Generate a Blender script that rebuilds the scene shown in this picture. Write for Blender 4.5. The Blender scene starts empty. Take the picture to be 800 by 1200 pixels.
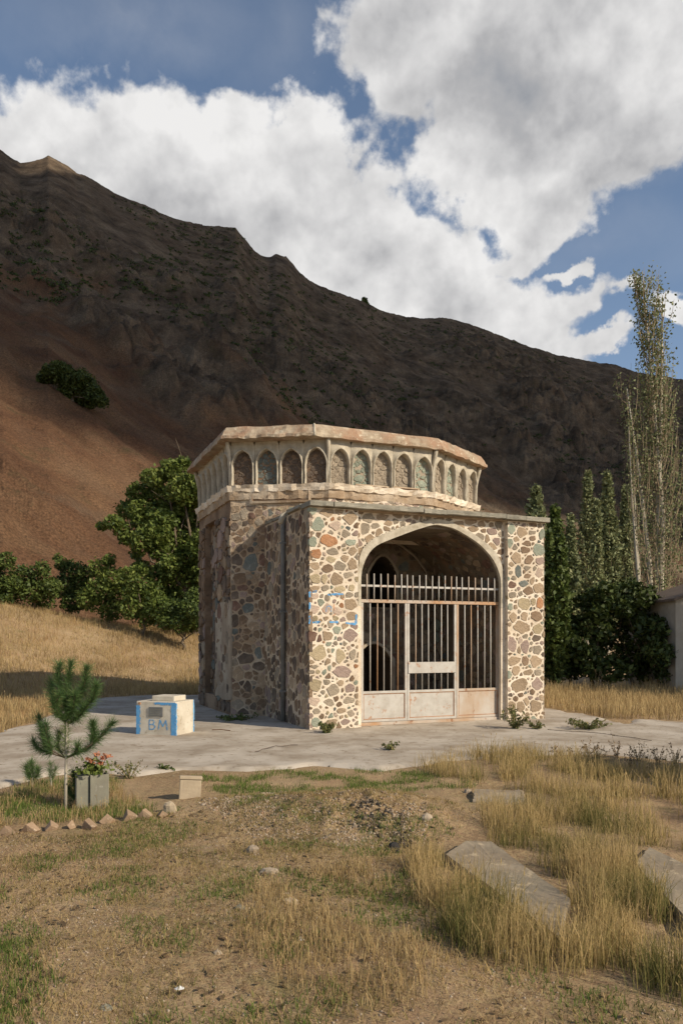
import bpy, math, random
import numpy as np
from mathutils import Vector, Matrix
from mathutils.bvhtree import BVHTree
R = math.radians
random.seed(7)
rng = np.random.default_rng(11)
scene = bpy.context.scene
COL = scene.collection

# ------------------------------------------------------------------ camera
EYE = 1.6
FPX = 900.0          # focal length in photograph pixels (photo 800x1200)
HOR = 749.0          # horizon row
cam = bpy.data.cameras.new('camera')
cam.sensor_fit = 'VERTICAL'; cam.sensor_height = 36.0; cam.sensor_width = 24.0
cam.lens = FPX / 1200.0 * 36.0
cam.shift_y = (HOR - 600.0) / 1200.0
cam.clip_start = 0.1; cam.clip_end = 9000
camo = bpy.data.objects.new('camera', cam); COL.objects.link(camo)
camo.location = (0, 0, EYE); camo.rotation_euler = (R(90), 0, 0)
scene.camera = camo
scene.view_settings.view_transform = 'Standard'
scene.view_settings.look = 'None'
scene.view_settings.exposure = 0.0
scene.view_settings.gamma = 1.0
scene.render.engine = 'CYCLES'

# ------------------------------------------------------------------ sun
SUN_AZ = 57.0        # degrees to the right of straight behind the camera
SUN_EL = 31.0
SD = Vector((math.sin(R(SUN_AZ))*math.cos(R(SUN_EL)), -math.cos(R(SUN_AZ))*math.cos(R(SUN_EL)), math.sin(R(SUN_EL))))
sun = bpy.data.lights.new('sun', 'SUN'); sun.energy = 5.0; sun.angle = R(0.5); sun.color = (1.0, 0.88, 0.70)
suno = bpy.data.objects.new('sun', sun); COL.objects.link(suno)
suno.rotation_euler = SD.to_track_quat('Z', 'Y').to_euler()
suno.location = (30, -20, 40)

# ------------------------------------------------------------------ sky
def build_world():
    w = bpy.data.worlds.new('World'); scene.world = w; w.use_nodes = True
    nt = w.node_tree; nt.nodes.clear(); N = nt.nodes.new; Lk = nt.links.new
    out = N('ShaderNodeOutputWorld'); bg = N('ShaderNodeBackground')
    STR = 0.11
    bg.inputs['Strength'].default_value = STR
    sky = N('ShaderNodeTexSky'); sky.sky_type = 'NISHITA'; sky.sun_disc = False
    sky.sun_elevation = R(SUN_EL); sky.sun_rotation = math.atan2(SD.x, SD.y)
    sky.altitude = 1800; sky.air_density = 1.0; sky.dust_density = 1.2; sky.ozone_density = 1.2
    tc = N('ShaderNodeTexCoord')
    def math_(op, a, b=None, c=None, clamp=False):
        m = N('ShaderNodeMath'); m.operation = op; m.use_clamp = clamp
        for i, v in enumerate((a, b, c)):
            if v is None: continue
            if isinstance(v, (int, float)): m.inputs[i].default_value = v
            else: Lk(v, m.inputs[i])
        return m.outputs[0]
    def noise(vec, scale, detail, rough, dist=0.0, col=False):
        n = N('ShaderNodeTexNoise'); n.inputs['Scale'].default_value = scale
        n.inputs['Detail'].default_value = detail; n.inputs['Roughness'].default_value = rough
        n.inputs['Distortion'].default_value = dist
        Lk(vec, n.inputs['Vector']); return n.outputs['Color' if col else 'Fac']
    d = tc.outputs['Generated']
    # warp the direction a little so that the cloud outlines billow
    wn = noise(d, 7.0, 6.0, 0.58, 0.0, True)
    v1 = N('ShaderNodeVectorMath'); v1.operation = 'SUBTRACT'; Lk(wn, v1.inputs[0]); v1.inputs[1].default_value = (.5, .5, .5)
    v2 = N('ShaderNodeVectorMath'); v2.operation = 'MULTIPLY_ADD'; Lk(v1.outputs[0], v2.inputs[0])
    v2.inputs[1].default_value = (.15, .15, .15); Lk(d, v2.inputs[2])
    dw = v2.outputs[0]
    def blobs(lst, vec):
        res = None
        for (px, py, rx, ry, tilt, wgt) in lst:
            c = Vector(((px-400)/FPX, 1.0, (HOR-py)/FPX)); L = c.length; c.normalize()
            # local frame: x right, y along the direction, z up
            yv = c; xv = yv.cross(Vector((0, 0, 1))).normalized(); zv = xv.cross(yv).normalized()
            xt = xv*math.cos(R(tilt)) + zv*math.sin(R(tilt)); zt = -xv*math.sin(R(tilt)) + zv*math.cos(R(tilt))
            M = Matrix((xt, yv, zt)).transposed()
            mp = N('ShaderNodeMapping'); mp.vector_type = 'TEXTURE'
            mp.inputs['Location'].default_value = c
            mp.inputs['Rotation'].default_value = M.to_euler()
            mp.inputs['Scale'].default_value = (rx/FPX/L, 0.7, ry/FPX/L)
            Lk(vec, mp.inputs['Vector'])
            ln = N('ShaderNodeVectorMath'); ln.operation = 'LENGTH'; Lk(mp.outputs[0], ln.inputs[0])
            v = math_('MULTIPLY', math_('SUBTRACT', 1.0, ln.outputs['Value']), float(wgt))
            res = v if res is None else math_('SMOOTH_MAX', res, v, 0.15)
        return res
    cum = [(-60, 190, 150, 80, 0, 1), (60, 200, 130, 75, 0, 1), (170, 190, 95, 92, 0, 1), (300, 215, 130, 82, -10, 1.1), (355, 212, 80, 80, 0, 1),
           (425, 300, 165, 90, -30, 1.1), (540, 360, 150, 75, -35, 1.1), (610, 400, 75, 34, -30, .8), (250, 300, 300, 110, -25, 1),
           (530, 40, 150, 110, 0, 1.1), (640, 110, 185, 135, -5, 1.2), (760, 40, 150, 125, 0, 1.1), (570, 205, 120, 60, 0, 1.0), (640, 240, 82, 50, -10, .9),
           (880, 90, 120, 90, 0, 1), (650, 362, 42, 22, 10, .55), (665, 322, 24, 9, 0, .5), (690, 406, 38, 14, 5, .6),
           (790, 352, 48, 14, 0, .6), (720, 352, 25, 8, 0, .35), (600, 292, 40, 12, 0, .4)]
    b = blobs(cum, dw)
    fine = noise(d, 15.0, 8.0, 0.58)
    big = noise(d, 2.3, 3.0, 0.5)
    def billow(vec):
        vo_ = N('ShaderNodeTexVoronoi'); vo_.feature = 'F1'; vo_.inputs['Scale'].default_value = 17.0; vo_.inputs['Detail'].default_value = 3.0
        vo_.inputs['Roughness'].default_value = .55; vo_.normalize = True; Lk(vec, vo_.inputs['Vector']); return math_('SUBTRACT', 1.0, vo_.outputs['Distance'])
    wv = N('ShaderNodeVectorMath'); wv.operation = 'MULTIPLY_ADD'; Lk(v1.outputs[0], wv.inputs[0]); wv.inputs[1].default_value = (.05, .05, .05); Lk(d, wv.inputs[2])
    bl1 = billow(wv.outputs[0])
    # away from the frame the same broken cumulus goes on
    gen = math_('MULTIPLY', math_('SUBTRACT', big, 0.63), 3.0)
    sep = N('ShaderNodeSeparateXYZ'); Lk(d, sep.inputs[0])
    frontal = N('ShaderNodeMapRange'); Lk(sep.outputs['Y'], frontal.inputs[0])
    frontal.inputs[1].default_value = .62; frontal.inputs[2].default_value = .80; frontal.inputs[3].default_value = 0.0; frontal.inputs[4].default_value = 2.5
    gen = math_('SUBTRACT', gen, frontal.outputs[0])
    b = math_('MAXIMUM', b, gen)
    dens = math_('ADD', b, math_('MULTIPLY', math_('SUBTRACT', fine, 0.5), 1.05))
    dens = math_('ADD', dens, math_('MULTIPLY', math_('SUBTRACT', bl1, 0.62), 0.55))
    mr = N('ShaderNodeMapRange'); mr.interpolation_type = 'SMOOTHSTEP'; Lk(dens, mr.inputs[0])
    mr.inputs[1].default_value = .0; mr.inputs[2].default_value = 0.24
    mask = mr.outputs[0]
    # thin veil
    veil = blobs([(150, 20, 200, 60, 5, 1), (330, 60, 90, 60, 40, .6), (760, 180, 60, 50, 0, .8), (700, 290, 150, 60, 0, .55)], dw)
    vn = noise(d, 9.0, 7.0, 0.6, 0.6)
    vm = math_('MULTIPLY', math_('MULTIPLY', veil, vn, clamp=True), .30, clamp=True)
    mask = math_('MAXIMUM', mask, vm)
    # relief: compare the density with the density a step towards the light
    vo = N('ShaderNodeVectorMath'); vo.operation = 'ADD'; Lk(d, vo.inputs[0]); vo.inputs[1].default_value = (-.012, -.004, .030)
    fa = noise(d, 8.5, 6.0, 0.5); fb = noise(vo.outputs[0], 8.5, 6.0, 0.5)
    vo2 = N('ShaderNodeVectorMath'); vo2.operation = 'ADD'; Lk(wv.outputs[0], vo2.inputs[0]); vo2.inputs[1].default_value = (.004, -.002, .011)
    rel = math_('ADD', math_('SUBTRACT', fa, fb), math_('MULTIPLY', math_('SUBTRACT', bl1, billow(vo2.outputs[0])), .42))
    core = N('ShaderNodeMapRange'); Lk(blobs([(610, 110, 230, 120, -5, 1), (700, 210, 130, 60, 0, .8), (430, 45, 80, 60, 0, .5), (230, 240, 170, 60, -15, .55), (470, 330, 160, 55, -30, .6),
                  (60, 210, 90, 40, 0, .5)], dw), core.inputs[0])
    core.inputs[1].default_value = 0.0; core.inputs[2].default_value = .75; core.inputs[3].default_value = 0.0; core.inputs[4].default_value = .40
    lum = math_('SUBTRACT', math_('MULTIPLY_ADD', rel, 1.5, 0.86), math_('MULTIPLY', core.outputs[0], math_('MULTIPLY_ADD', fine, .9, .55)))
    lum = math_('ADD', lum, math_('MULTIPLY', math_('SUBTRACT', big, .5), .5), clamp=True)
    cr = N('ShaderNodeValToRGB'); Lk(lum, cr.inputs[0])
    e = cr.color_ramp.elements
    k = 1.0/STR
    e[0].position = 0.0; e[0].color = (.26*k, .285*k, .325*k, 1)
    e[1].position = 1.0; e[1].color = (.86*k, .85*k, .84*k, 1)
    m = e.new(.42); m.color = (.45*k, .45*k, .46*k, 1)
    tint = N('ShaderNodeMix'); tint.data_type = 'RGBA'; tint.blend_type = 'MULTIPLY'; tint.inputs[0].default_value = 1.0
    Lk(sky.outputs[0], tint.inputs[6]); tint.inputs[7].default_value = (1.55, 1.42, 1.28, 1)
    mix = N('ShaderNodeMix'); mix.data_type = 'RGBA'
    Lk(mask, mix.inputs[0]); Lk(tint.outputs[2], mix.inputs[6]); Lk(cr.outputs[0], mix.inputs[7])
    Lk(mix.outputs[2], bg.inputs['Color']); Lk(bg.outputs[0], out.inputs[0])
    w.cycles.sampling_method = 'MANUAL'; w.cycles.sample_map_resolution = 512
build_world()

# ------------------------------------------------------------------ noise
def _h(ix, iy, seed):
    h = (ix.astype(np.int64)*374761393 + iy.astype(np.int64)*668265263 + seed*1442695041) & 0xffffffff
    h = ((h ^ (h >> 13))*1274126177) & 0xffffffff
    return ((h ^ (h >> 16)) & 0xffff)/65535.0*2*np.pi
def perlin(x, y, seed=0):
    x = np.asarray(x, float); y = np.asarray(y, float)
    ix = np.floor(x); iy = np.floor(y); fx = x-ix; fy = y-iy
    def g(dx, dy):
        a = _h(ix+dx, iy+dy, seed); return np.cos(a)*(fx-dx)+np.sin(a)*(fy-dy)
    ux = fx*fx*fx*(fx*(fx*6-15)+10); uy = fy*fy*fy*(fy*(fy*6-15)+10)
    a = g(0, 0)*(1-ux)+g(1, 0)*ux; b = g(0, 1)*(1-ux)+g(1, 1)*ux
    return (a*(1-uy)+b*uy)*1.5
def fbm(x, y, octv=5, seed=0, gain=.5):
    s = 0; a = 1; t = 0
    for i in range(octv):
        s = s+a*perlin(x*2**i, y*2**i, seed+i); t += a; a *= gain
    return s/t
def ridged(x, y, octv=5, seed=0, gain=.5):
    s = 0; a = 1; t = 0
    for i in range(octv):
        s = s+a*(1-2*np.abs(perlin(x*2**i, y*2**i, seed+i))); t += a; a *= gain
    return s/t
def sstep(a, b, x):
    t = np.clip((np.asarray(x, float)-a)/(b-a), 0, 1); return t*t*(3-2*t)

# ------------------------------------------------------------------ object helpers
def tag(o, label=None, cat=None, group=None, kind=None):
    if label: o['label'] = label
    if cat: o['category'] = cat
    if group: o['group'] = group
    if kind: o['kind'] = kind
    return o
def empty(name, loc=(0, 0, 0), rz=0.0):
    o = bpy.data.objects.new(name, None); COL.objects.link(o)
    o.location = loc; o.rotation_euler = (0, 0, rz); o.empty_display_size = .2
    return o
def link(name, me, mat=None, parent=None, smooth=False):
    if mat is not None and not me.materials: me.materials.append(mat)
    if smooth: me.polygons.foreach_set('use_smooth', [True]*len(me.polygons))
    o = bpy.data.objects.new(name, me); COL.objects.link(o)
    if parent: o.parent = parent
    return o
def mesh_np(name, V, F, tint=None):
    """V (n,3) float, F (m,3|4) int arrays or list of polys"""
    me = bpy.data.meshes.new(name)
    V = np.asarray(V, np.float32)
    if isinstance(F, np.ndarray):
        k = F.shape[1]; m = len(F)
        me.vertices.add(len(V)); me.vertices.foreach_set('co', V.ravel())
        me.loops.add(m*k); me.loops.foreach_set('vertex_index', F.astype(np.int32).ravel())
        me.polygons.add(m); me.polygons.foreach_set('loop_start', np.arange(0, m*k, k, dtype=np.int32))
        me.update(calc_edges=True)
    else:
        me.from_pydata([tuple(map(float, v)) for v in V], [], F); me.update()
    if tint is not None:
        a = me.attributes.new('tint', 'FLOAT', 'POINT'); a.data.foreach_set('value', np.asarray(tint, np.float32))
    return me
class MB:
    def __init__(s): s.v = []; s.f = []
    def add(s, V, F):
        n = len(s.v); s.v += [tuple(map(float, p)) for p in V]; s.f += [tuple(int(i)+n for i in f) for f in F]; return s
    def box(s, x0, y0, z0, x1, y1, z1, j=0.0):
        P = [(x, y, z) for z in (z0, z1) for (x, y) in ((x0, y0), (x1, y0), (x1, y1), (x0, y1))]
        if j: P = [(p[0]+random.uniform(-j, j), p[1]+random.uniform(-j, j), p[2]+random.uniform(-j, j)) for p in P]
        return s.add(P, [(3, 2, 1, 0), (4, 5, 6, 7), (0, 1, 5, 4), (1, 2, 6, 5), (2, 3, 7, 6), (3, 0, 4, 7)])
    def tube(s, pts, rad, k=6, cap=True):
        pts = [Vector(p) for p in pts]; n = len(pts)
        if not hasattr(rad, '__len__'): rad = [rad]*n
        base = len(s.v); prev = None
        for i, p in enumerate(pts):
            t = (pts[min(i+1, n-1)]-pts[max(i-1, 0)])
            t = t.normalized() if t.length > 1e-9 else Vector((0, 0, 1))
            a = prev if prev is not None else (Vector((1, 0, 0)) if abs(t.x) < .9 else Vector((0, 1, 0)))
            x = (a - t*a.dot(t)).normalized(); y = t.cross(x); prev = x
            for j in range(k):
                q = p+(x*math.cos(2*math.pi*j/k)+y*math.sin(2*math.pi*j/k))*rad[i]; s.v.append(tuple(q))
        for i in range(n-1):
            for j in range(k):
                a = base+i*k+j; b = base+i*k+(j+1) % k; s.f.append((a, b, b+k, a+k))
        if cap:
            s.f.append(tuple(base+j for j in reversed(range(k)))); s.f.append(tuple(base+(n-1)*k+j for j in range(k)))
        return s
    def mesh(s, name): me = bpy.data.meshes.new(name); me.from_pydata(s.v, [], s.f); me.update(); return me
    def build(s, name, mat, parent=None, smooth=False, bevel=0.0):
        o = link(name, s.mesh(name), mat, parent, smooth)
        if bevel:
            b = o.modifiers.new('bevel', 'BEVEL'); b.width = bevel; b.segments = 2; b.limit_method = 'ANGLE'
        return o

# ------------------------------------------------------------------ materials
def mat(name, c1, c2=None, scale=6.0, detail=6, rough=.9, bump=.3, bscale=None, bdist=.02, c3=None, spots=None, spot_scale=30,
        obj_var=0.0, coords='Object', spec=.25, stretch=None, tint=None, voro=None, ramp=(.35, .65), trans=0.0):
    m = bpy.data.materials.new(name); m.use_nodes = True
    nt = m.node_tree; N = nt.nodes.new; Lk = nt.links.new
    bs = nt.nodes['Principled BSDF']; bs.inputs['Roughness'].default_value = rough
    bs.inputs['Specular IOR Level'].default_value = spec
    tc = N('ShaderNodeTexCoord'); vec = tc.outputs[coords]
    if coords == 'World':
        pass
    if stretch:
        mp = N('ShaderNodeMapping'); mp.inputs['Scale'].default_value = stretch; Lk(vec, mp.inputs[0]); vec = mp.outputs[0]
    def noise(sc, dt=detail, ro=.6):
        n = N('ShaderNodeTexNoise'); n.inputs['Scale'].default_value = sc; n.inputs['Detail'].default_value = dt
        n.inputs['Roughness'].default_value = ro; Lk(vec, n.inputs['Vector']); return n.outputs['Fac']
    def ramp_(f, a, b, lo, hi):
        r = N('ShaderNodeValToRGB'); Lk(f, r.inputs[0]); e = r.color_ramp.elements
        e[0].position = lo; e[1].position = hi; e[0].color = (*a, 1); e[1].color = (*b, 1); return r.outputs[0]
    def mixc(f, a, b, mode='MIX'):
        x = N('ShaderNodeMix'); x.data_type = 'RGBA'; x.blend_type = mode
        if isinstance(f, (int, float)): x.inputs[0].default_value = f
        else: Lk(f, x.inputs[0])
        for i, q in ((6, a), (7, b)):
            if isinstance(q, tuple): x.inputs[i].default_value = (*q, 1)
            else: Lk(q, x.inputs[i])
        return x.outputs[2]
    c2 = c2 or tuple(v*.7 for v in c1)
    col = ramp_(noise(scale), c1, c2, *ramp)
    if c3: 
        f = ramp_(noise(scale*.37+.3, 5), (0, 0, 0), (1, 1, 1), .47, .62); col = mixc(f, col, c3)
    if spots:
        f = ramp_(noise(spot_scale, 4, .7), (0, 0, 0), (1, 1, 1), .58, .68); col = mixc(f, col, spots)
    if obj_var:
        oi = N('ShaderNodeObjectInfo'); hs = N('ShaderNodeHueSaturation')
        mr = N('ShaderNodeMapRange'); Lk(oi.outputs['Random'], mr.inputs[0]); mr.inputs[3].default_value = 1-obj_var; mr.inputs[4].default_value = 1+obj_var
        Lk(mr.outputs[0], hs.inputs['Value']); Lk(col, hs.inputs['Color']); col = hs.outputs[0]
    if tint:   # per-leaf / per-blade variation stored on the mesh
        at = N('ShaderNodeAttribute'); at.attribute_name = 'tint'
        r = N('ShaderNodeValToRGB'); Lk(at.outputs['Fac'], r.inputs[0]); e = r.color_ramp.elements
        e[0].color = (*tint[0], 1); e[1].color = (*tint[-1], 1)
        for i, c in enumerate(tint[1:-1]):
            q = e.new((i+1)/(len(tint)-1)); q.color = (*c, 1)
        col = r.outputs[0]
    Lk(col, bs.inputs['Base Color'])
    if bump:
        h = noise(bscale or scale*3, 8, .65)
        if voro:
            vo = N('ShaderNodeTexVoronoi'); vo.inputs['Scale'].default_value = voro; Lk(vec, vo.inputs['Vector'])
            ad = N('ShaderNodeMath'); ad.operation = 'ADD'; Lk(h, ad.inputs[0]); Lk(vo.outputs['Distance'], ad.inputs[1]); h = ad.outputs[0]
        bp = N('ShaderNodeBump'); bp.inputs['Strength'].default_value = bump; bp.inputs['Distance'].default_value = bdist
        Lk(h, bp.inputs['Height']); Lk(bp.outputs[0], bs.inputs['Normal'])
    if trans:
        tr = N('ShaderNodeBsdfTranslucent'); Lk(col, tr.inputs['Color']); ms = N('ShaderNodeMixShader'); ms.inputs[0].default_value = trans
        Lk(bs.outputs[0], ms.inputs[1]); Lk(tr.outputs[0], ms.inputs[2]); Lk(ms.outputs[0], nt.nodes['Material Output'].inputs['Surface'])
    return m
def stone(name, c, v=.16):
    d = tuple(x*.62 for x in c); sp = tuple(min(1, x*1.35+.03) for x in c)
    return mat(name, c, d, scale=9, detail=8, bump=1.0, bscale=30, bdist=.02, spots=sp, spot_scale=20, c3=(c[0]*.8+.05, c[1]*.8+.04, c[2]*.8+.03), obj_var=v, rough=.92)
M = dict(
    mortar=mat('lime_mortar', (.70, .60, .475), (.50, .405, .30), scale=3.2, detail=8, bump=.8, bscale=22, bdist=.015, c3=(.73, .64, .52), spots=(.38, .30, .21), spot_scale=16),
    oldshademortar=mat('weathered_shade_mortar', (.40, .295, .195), (.26, .18, .115), scale=2.6, detail=8, bump=.9, bscale=20, bdist=.02, c3=(.48, .39, .29), spots=(.15, .105, .075), spot_scale=9),  # weathered tone, also darkened as painted shade for the shaded walls
    plaster=mat('white_plaster', (.52, .465, .37), (.33, .285, .215), scale=7, bump=.8, bscale=25, bdist=.008, spots=(.38, .34, .28), spot_scale=12),
    dirtyplaster=mat('dirty_plaster', (.34, .28, .21), (.26, .2, .145), scale=3, bump=.4, bscale=18, bdist=.01, c3=(.4, .34, .26)),
    tan=stone('tan_stone', (.36, .265, .175)), grey=stone('grey_stone', (.31, .255, .19)), brown=stone('brown_stone', (.225, .15, .095)),
    ochre=stone('ochre_stone', (.41, .33, .21)), rust=stone('rust_stone', (.40, .20, .10)), green=stone('green_stone', (.29, .315, .245)),
    mauve=stone('mauve_stone', (.34, .25, .21)), maroon=stone('maroon_stone', (.19, .11, .08)), pink=stone('pink_stone', (.48, .37, .29)),
    dark=stone('dark_stone', (.14, .105, .08)), slate=stone('slate_blue_stone', (.15, .165, .15)),
    eave=mat('eave_brick_crust', (.46, .38, .28), (.25, .18, .12), scale=4.5, detail=10, bump=.9, bscale=16, bdist=.03, c3=(.34, .215, .14), spots=(.56, .48, .36), spot_scale=8),
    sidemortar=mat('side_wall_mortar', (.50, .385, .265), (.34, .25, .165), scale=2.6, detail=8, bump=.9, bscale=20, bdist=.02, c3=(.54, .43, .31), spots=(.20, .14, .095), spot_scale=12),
    earthshademortar=mat('earthy_shade_mortar', (.235, .155, .10), (.15, .10, .065), scale=3, bump=.9, bscale=20, bdist=.02, c3=(.30, .215, .145), spots=(.10, .07, .05), spot_scale=9),  # brown earth tone; also painted shade behind the niches of unlit faces
    cap=mat('slate_cap', (.30, .275, .22), (.20, .185, .15), scale=5, bump=.8, bscale=15, bdist=.02, stretch=(1, 1, 6), obj_var=.15, spots=(.36, .34, .27), spot_scale=11),
    steel=mat('white_painted_steel', (.47, .44, .395), (.38, .345, .30), scale=7, bump=.08, rough=.55, spots=(.33, .15, .06), spot_scale=5, spec=.4),
    rusty=mat('rust_streaked_steel', (.46, .41, .355), (.38, .27, .18), scale=2.6, bump=.1, rough=.6, c3=(.40, .23, .12), stretch=(1, 1, .5), spots=(.24, .10, .04), spot_scale=6, spec=.35),
    pipe=mat('grey_pipe', (.18, .175, .165), (.12, .12, .115), scale=6, rough=.6, bump=.1),
    blue=mat('blue_paint', (.08, .26, .50), (.13, .33, .56), scale=9, rough=.8, bump=.2, spots=(.42, .42, .38), spot_scale=16),
    orangep=mat('orange_paint', (.60, .24, .10), (.5, .3, .2), scale=12, rough=.8, bump=.2),
    concrete=mat('pale_concrete', (.45, .39, .315), (.29, .235, .175), scale=1.8, detail=9, bump=.55, bscale=14, bdist=.015, c3=(.48, .42, .345), spots=(.22, .17, .115), spot_scale=9),
    whitewash=mat('whitewashed_concrete', (.58, .53, .44), (.48, .42, .33), scale=4, bump=.4, bscale=20, bdist=.01, c3=(.42, .36, .28), spots=(.35, .30, .22), spot_scale=9),
    greyslab=mat('grey_slab', (.22, .21, .16), (.17, .155, .12), scale=5, bump=.3, bscale=30, bdist=.008, spots=(.30, .28, .24), spot_scale=12),
    tombslab=mat('grave_slab_stone', (.35, .285, .20), (.22, .17, .115), scale=3.5, bump=1.0, bscale=14, bdist=.01, c3=(.25, .21, .15), spots=(.45, .36, .24), spot_scale=8),
    brick=mat('clay_brick', (.34, .235, .155), (.25, .17, .105), scale=10, bump=.5, bscale=40, bdist=.006, obj_var=.15, spots=(.45, .34, .24), spot_scale=20),
    yblock=mat('sand_block', (.40, .32, .22), (.33, .26, .18), scale=8, bump=.5, bscale=30, bdist=.008),
    wood=mat('old_wood', (.20, .12, .07), (.13, .08, .05), scale=4, bump=.5, bscale=20, bdist=.01, stretch=(1, 1, 8)),
    bark=mat('bark', (.17, .13, .09), (.10, .075, .05), scale=10, bump=.8, bscale=25, bdist=.02, stretch=(1, 1, .3)),
    palebark=mat('pale_bark', (.42, .38, .30), (.28, .24, .18), scale=6, bump=.5, bscale=25, bdist=.015, stretch=(1, 1, .4)),
    twig=mat('twig', (.36, .28, .18), (.26, .2, .13), scale=10, bump=.2),
    walnut=mat('walnut_leaf', (.1, .1, .1), bump=0, rough=.6, spec=.3, trans=.25, tint=[(.035, .058, .012), (.08, .115, .022), (.14, .175, .035), (.21, .24, .06)]),
    bushleaf=mat('bush_leaf', (.1, .1, .1), bump=0, rough=.6, spec=.3, trans=.2, tint=[(.03, .05, .012), (.07, .10, .02), (.125, .155, .035)]),
    darkleaf=mat('dark_hedge_leaf', (.1, .1, .1), bump=0, rough=.6, spec=.3, trans=.15, tint=[(.022, .036, .010), (.05, .072, .016), (.10, .125, .028)]),
    poplarleaf=mat('poplar_leaf', (.1, .1, .1), bump=0, rough=.6, spec=.25, trans=.2, tint=[(.075, .09, .04), (.15, .17, .075), (.22, .24, .11), (.30, .30, .15)]),
    needle=mat('pine_needle', (.1, .1, .1), bump=0, rough=.6, spec=.3, trans=.15, tint=[(.035, .075, .028), (.065, .125, .038), (.11, .18, .05), (.17, .20, .07)]),
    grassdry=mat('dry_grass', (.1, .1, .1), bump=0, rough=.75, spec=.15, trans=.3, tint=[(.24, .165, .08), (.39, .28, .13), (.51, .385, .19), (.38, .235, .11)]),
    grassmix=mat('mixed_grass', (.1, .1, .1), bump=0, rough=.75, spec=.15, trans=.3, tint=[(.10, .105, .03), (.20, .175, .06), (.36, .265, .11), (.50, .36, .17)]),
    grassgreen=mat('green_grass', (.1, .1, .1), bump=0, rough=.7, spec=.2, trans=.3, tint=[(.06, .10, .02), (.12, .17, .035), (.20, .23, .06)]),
    weed=mat('weed_leaf', (.1, .1, .1), bump=0, rough=.7, spec=.2, trans=.25, tint=[(.07, .09, .03), (.13, .14, .05), (.25, .2, .08)]),
    deadweed=mat('dry_weed', (.1, .1, .1), bump=0, rough=.8, spec=.15, trans=.1, tint=[(.11, .075, .045), (.18, .12, .065), (.26, .18, .09)]),
    petal=mat('faded_red_petal', (.50, .15, .09), (.42, .20, .10), scale=20, bump=0, rough=.7, trans=.2),
    pebble=mat('pebble', (.1, .1, .1), bump=.4, bscale=60, bdist=.004, tint=[(.22, .16, .11), (.32, .25, .18), (.40, .33, .25), (.30, .19, .12)]),
    palerock=mat('pale_rock', (.38, .31, .23), (.25, .195, .14), scale=12, bump=.6, bscale=40, bdist=.01, obj_var=.2),
    darkrock=mat('charred_lump', (.03, .028, .026), (.05, .045, .04), scale=12, bump=.6, bscale=40, bdist=.01),
    litter=mat('white_litter', (.75, .75, .74), (.65, .65, .63), scale=9, bump=0, rough=.5),
    cloud=mat('cloud_white', (.85, .86, .88), (.8, .81, .84), scale=.01, bump=0, rough=1),
    rooftin=mat('shed_roof', (.16, .12, .09), (.12, .09, .07), scale=3, bump=.2),
    shedwall=mat('shed_plaster', (.40, .36, .30), (.30, .27, .22), scale=2, bump=.4, c3=(.34, .3, .25)),
    darkin=mat('shaded_masonry', (.10, .08, .06), (.07, .055, .042), scale=3, bump=.6, bscale=14, bdist=.02),  # recess lining; the dark of the unlit chamber is put into the colour
    inmortar=mat('inner_mortar', (.22, .175, .12), (.155, .12, .085), scale=3, bump=.7, bscale=18, bdist=.02, spots=(.13, .1, .07), spot_scale=8),  # darker mortar for the porch interior and the wall core
)
# ------------------------------------------------------------------ plan helpers
def gp(px, py, z=0.0):
    """point of the level z seen at a pixel of the photograph"""
    Y = FPX*(EYE-z)/(py-HOR); return Vector(((px-400)/FPX*Y, Y, z))
def at(px, py, Y):
    """point at distance Y seen at a pixel of the photograph"""
    return Vector(((px-400)/FPX*Y, Y, EYE+(HOR-py)/FPX*Y))
def inpoly(x, y, poly):
    x = np.asarray(x); y = np.asarray(y); c = np.zeros(x.shape, bool); n = len(poly)
    for i in range(n):
        x0, y0 = poly[i][:2]; x1, y1 = poly[(i+1) % n][:2]
        if y0 == y1: continue
        k = ((y0 > y) != (y1 > y)) & (x < (x1-x0)*(y-y0)/(y1-y0)+x0); c ^= k
    return c
def segdist(x, y, poly, closed=True):
    x = np.asarray(x, float); y = np.asarray(y, float); d = np.full(x.shape, 1e9); n = len(poly)
    for i in range(n if closed else n-1):
        a = poly[i]; b = poly[(i+1) % n]; ex, ey = b[0]-a[0], b[1]-a[1]; L = ex*ex+ey*ey+1e-12
        t = np.clip(((x-a[0])*ex+(y-a[1])*ey)/L, 0, 1); d = np.minimum(d, np.hypot(x-a[0]-t*ex, y-a[1]-t*ey))
    return d

PAVE = [tuple(gp(*p)[:2]) for p in ((-60, 960), (0, 926), (60, 910), (110, 905), (160, 911), (215, 903), (290, 905), (370, 898), (450, 905), (520, 893), (600, 887), (700, 884), (800, 893), (900, 905))]
PAVE += [(9.0, 11.6), (8.2, 14.2), (5.6, 15.2)] + [tuple(gp(*p)[:2]) for p in ((735, 849), (690, 838), (636, 829))]
PAVE += [(4.5, 19.5), (0, 22.5), (-3.2, 21.6)] + [tuple(gp(*p)[:2]) for p in ((180, 815), (120, 818), (80, 829), (40, 846), (5, 858), (-60, 872))]

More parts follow.
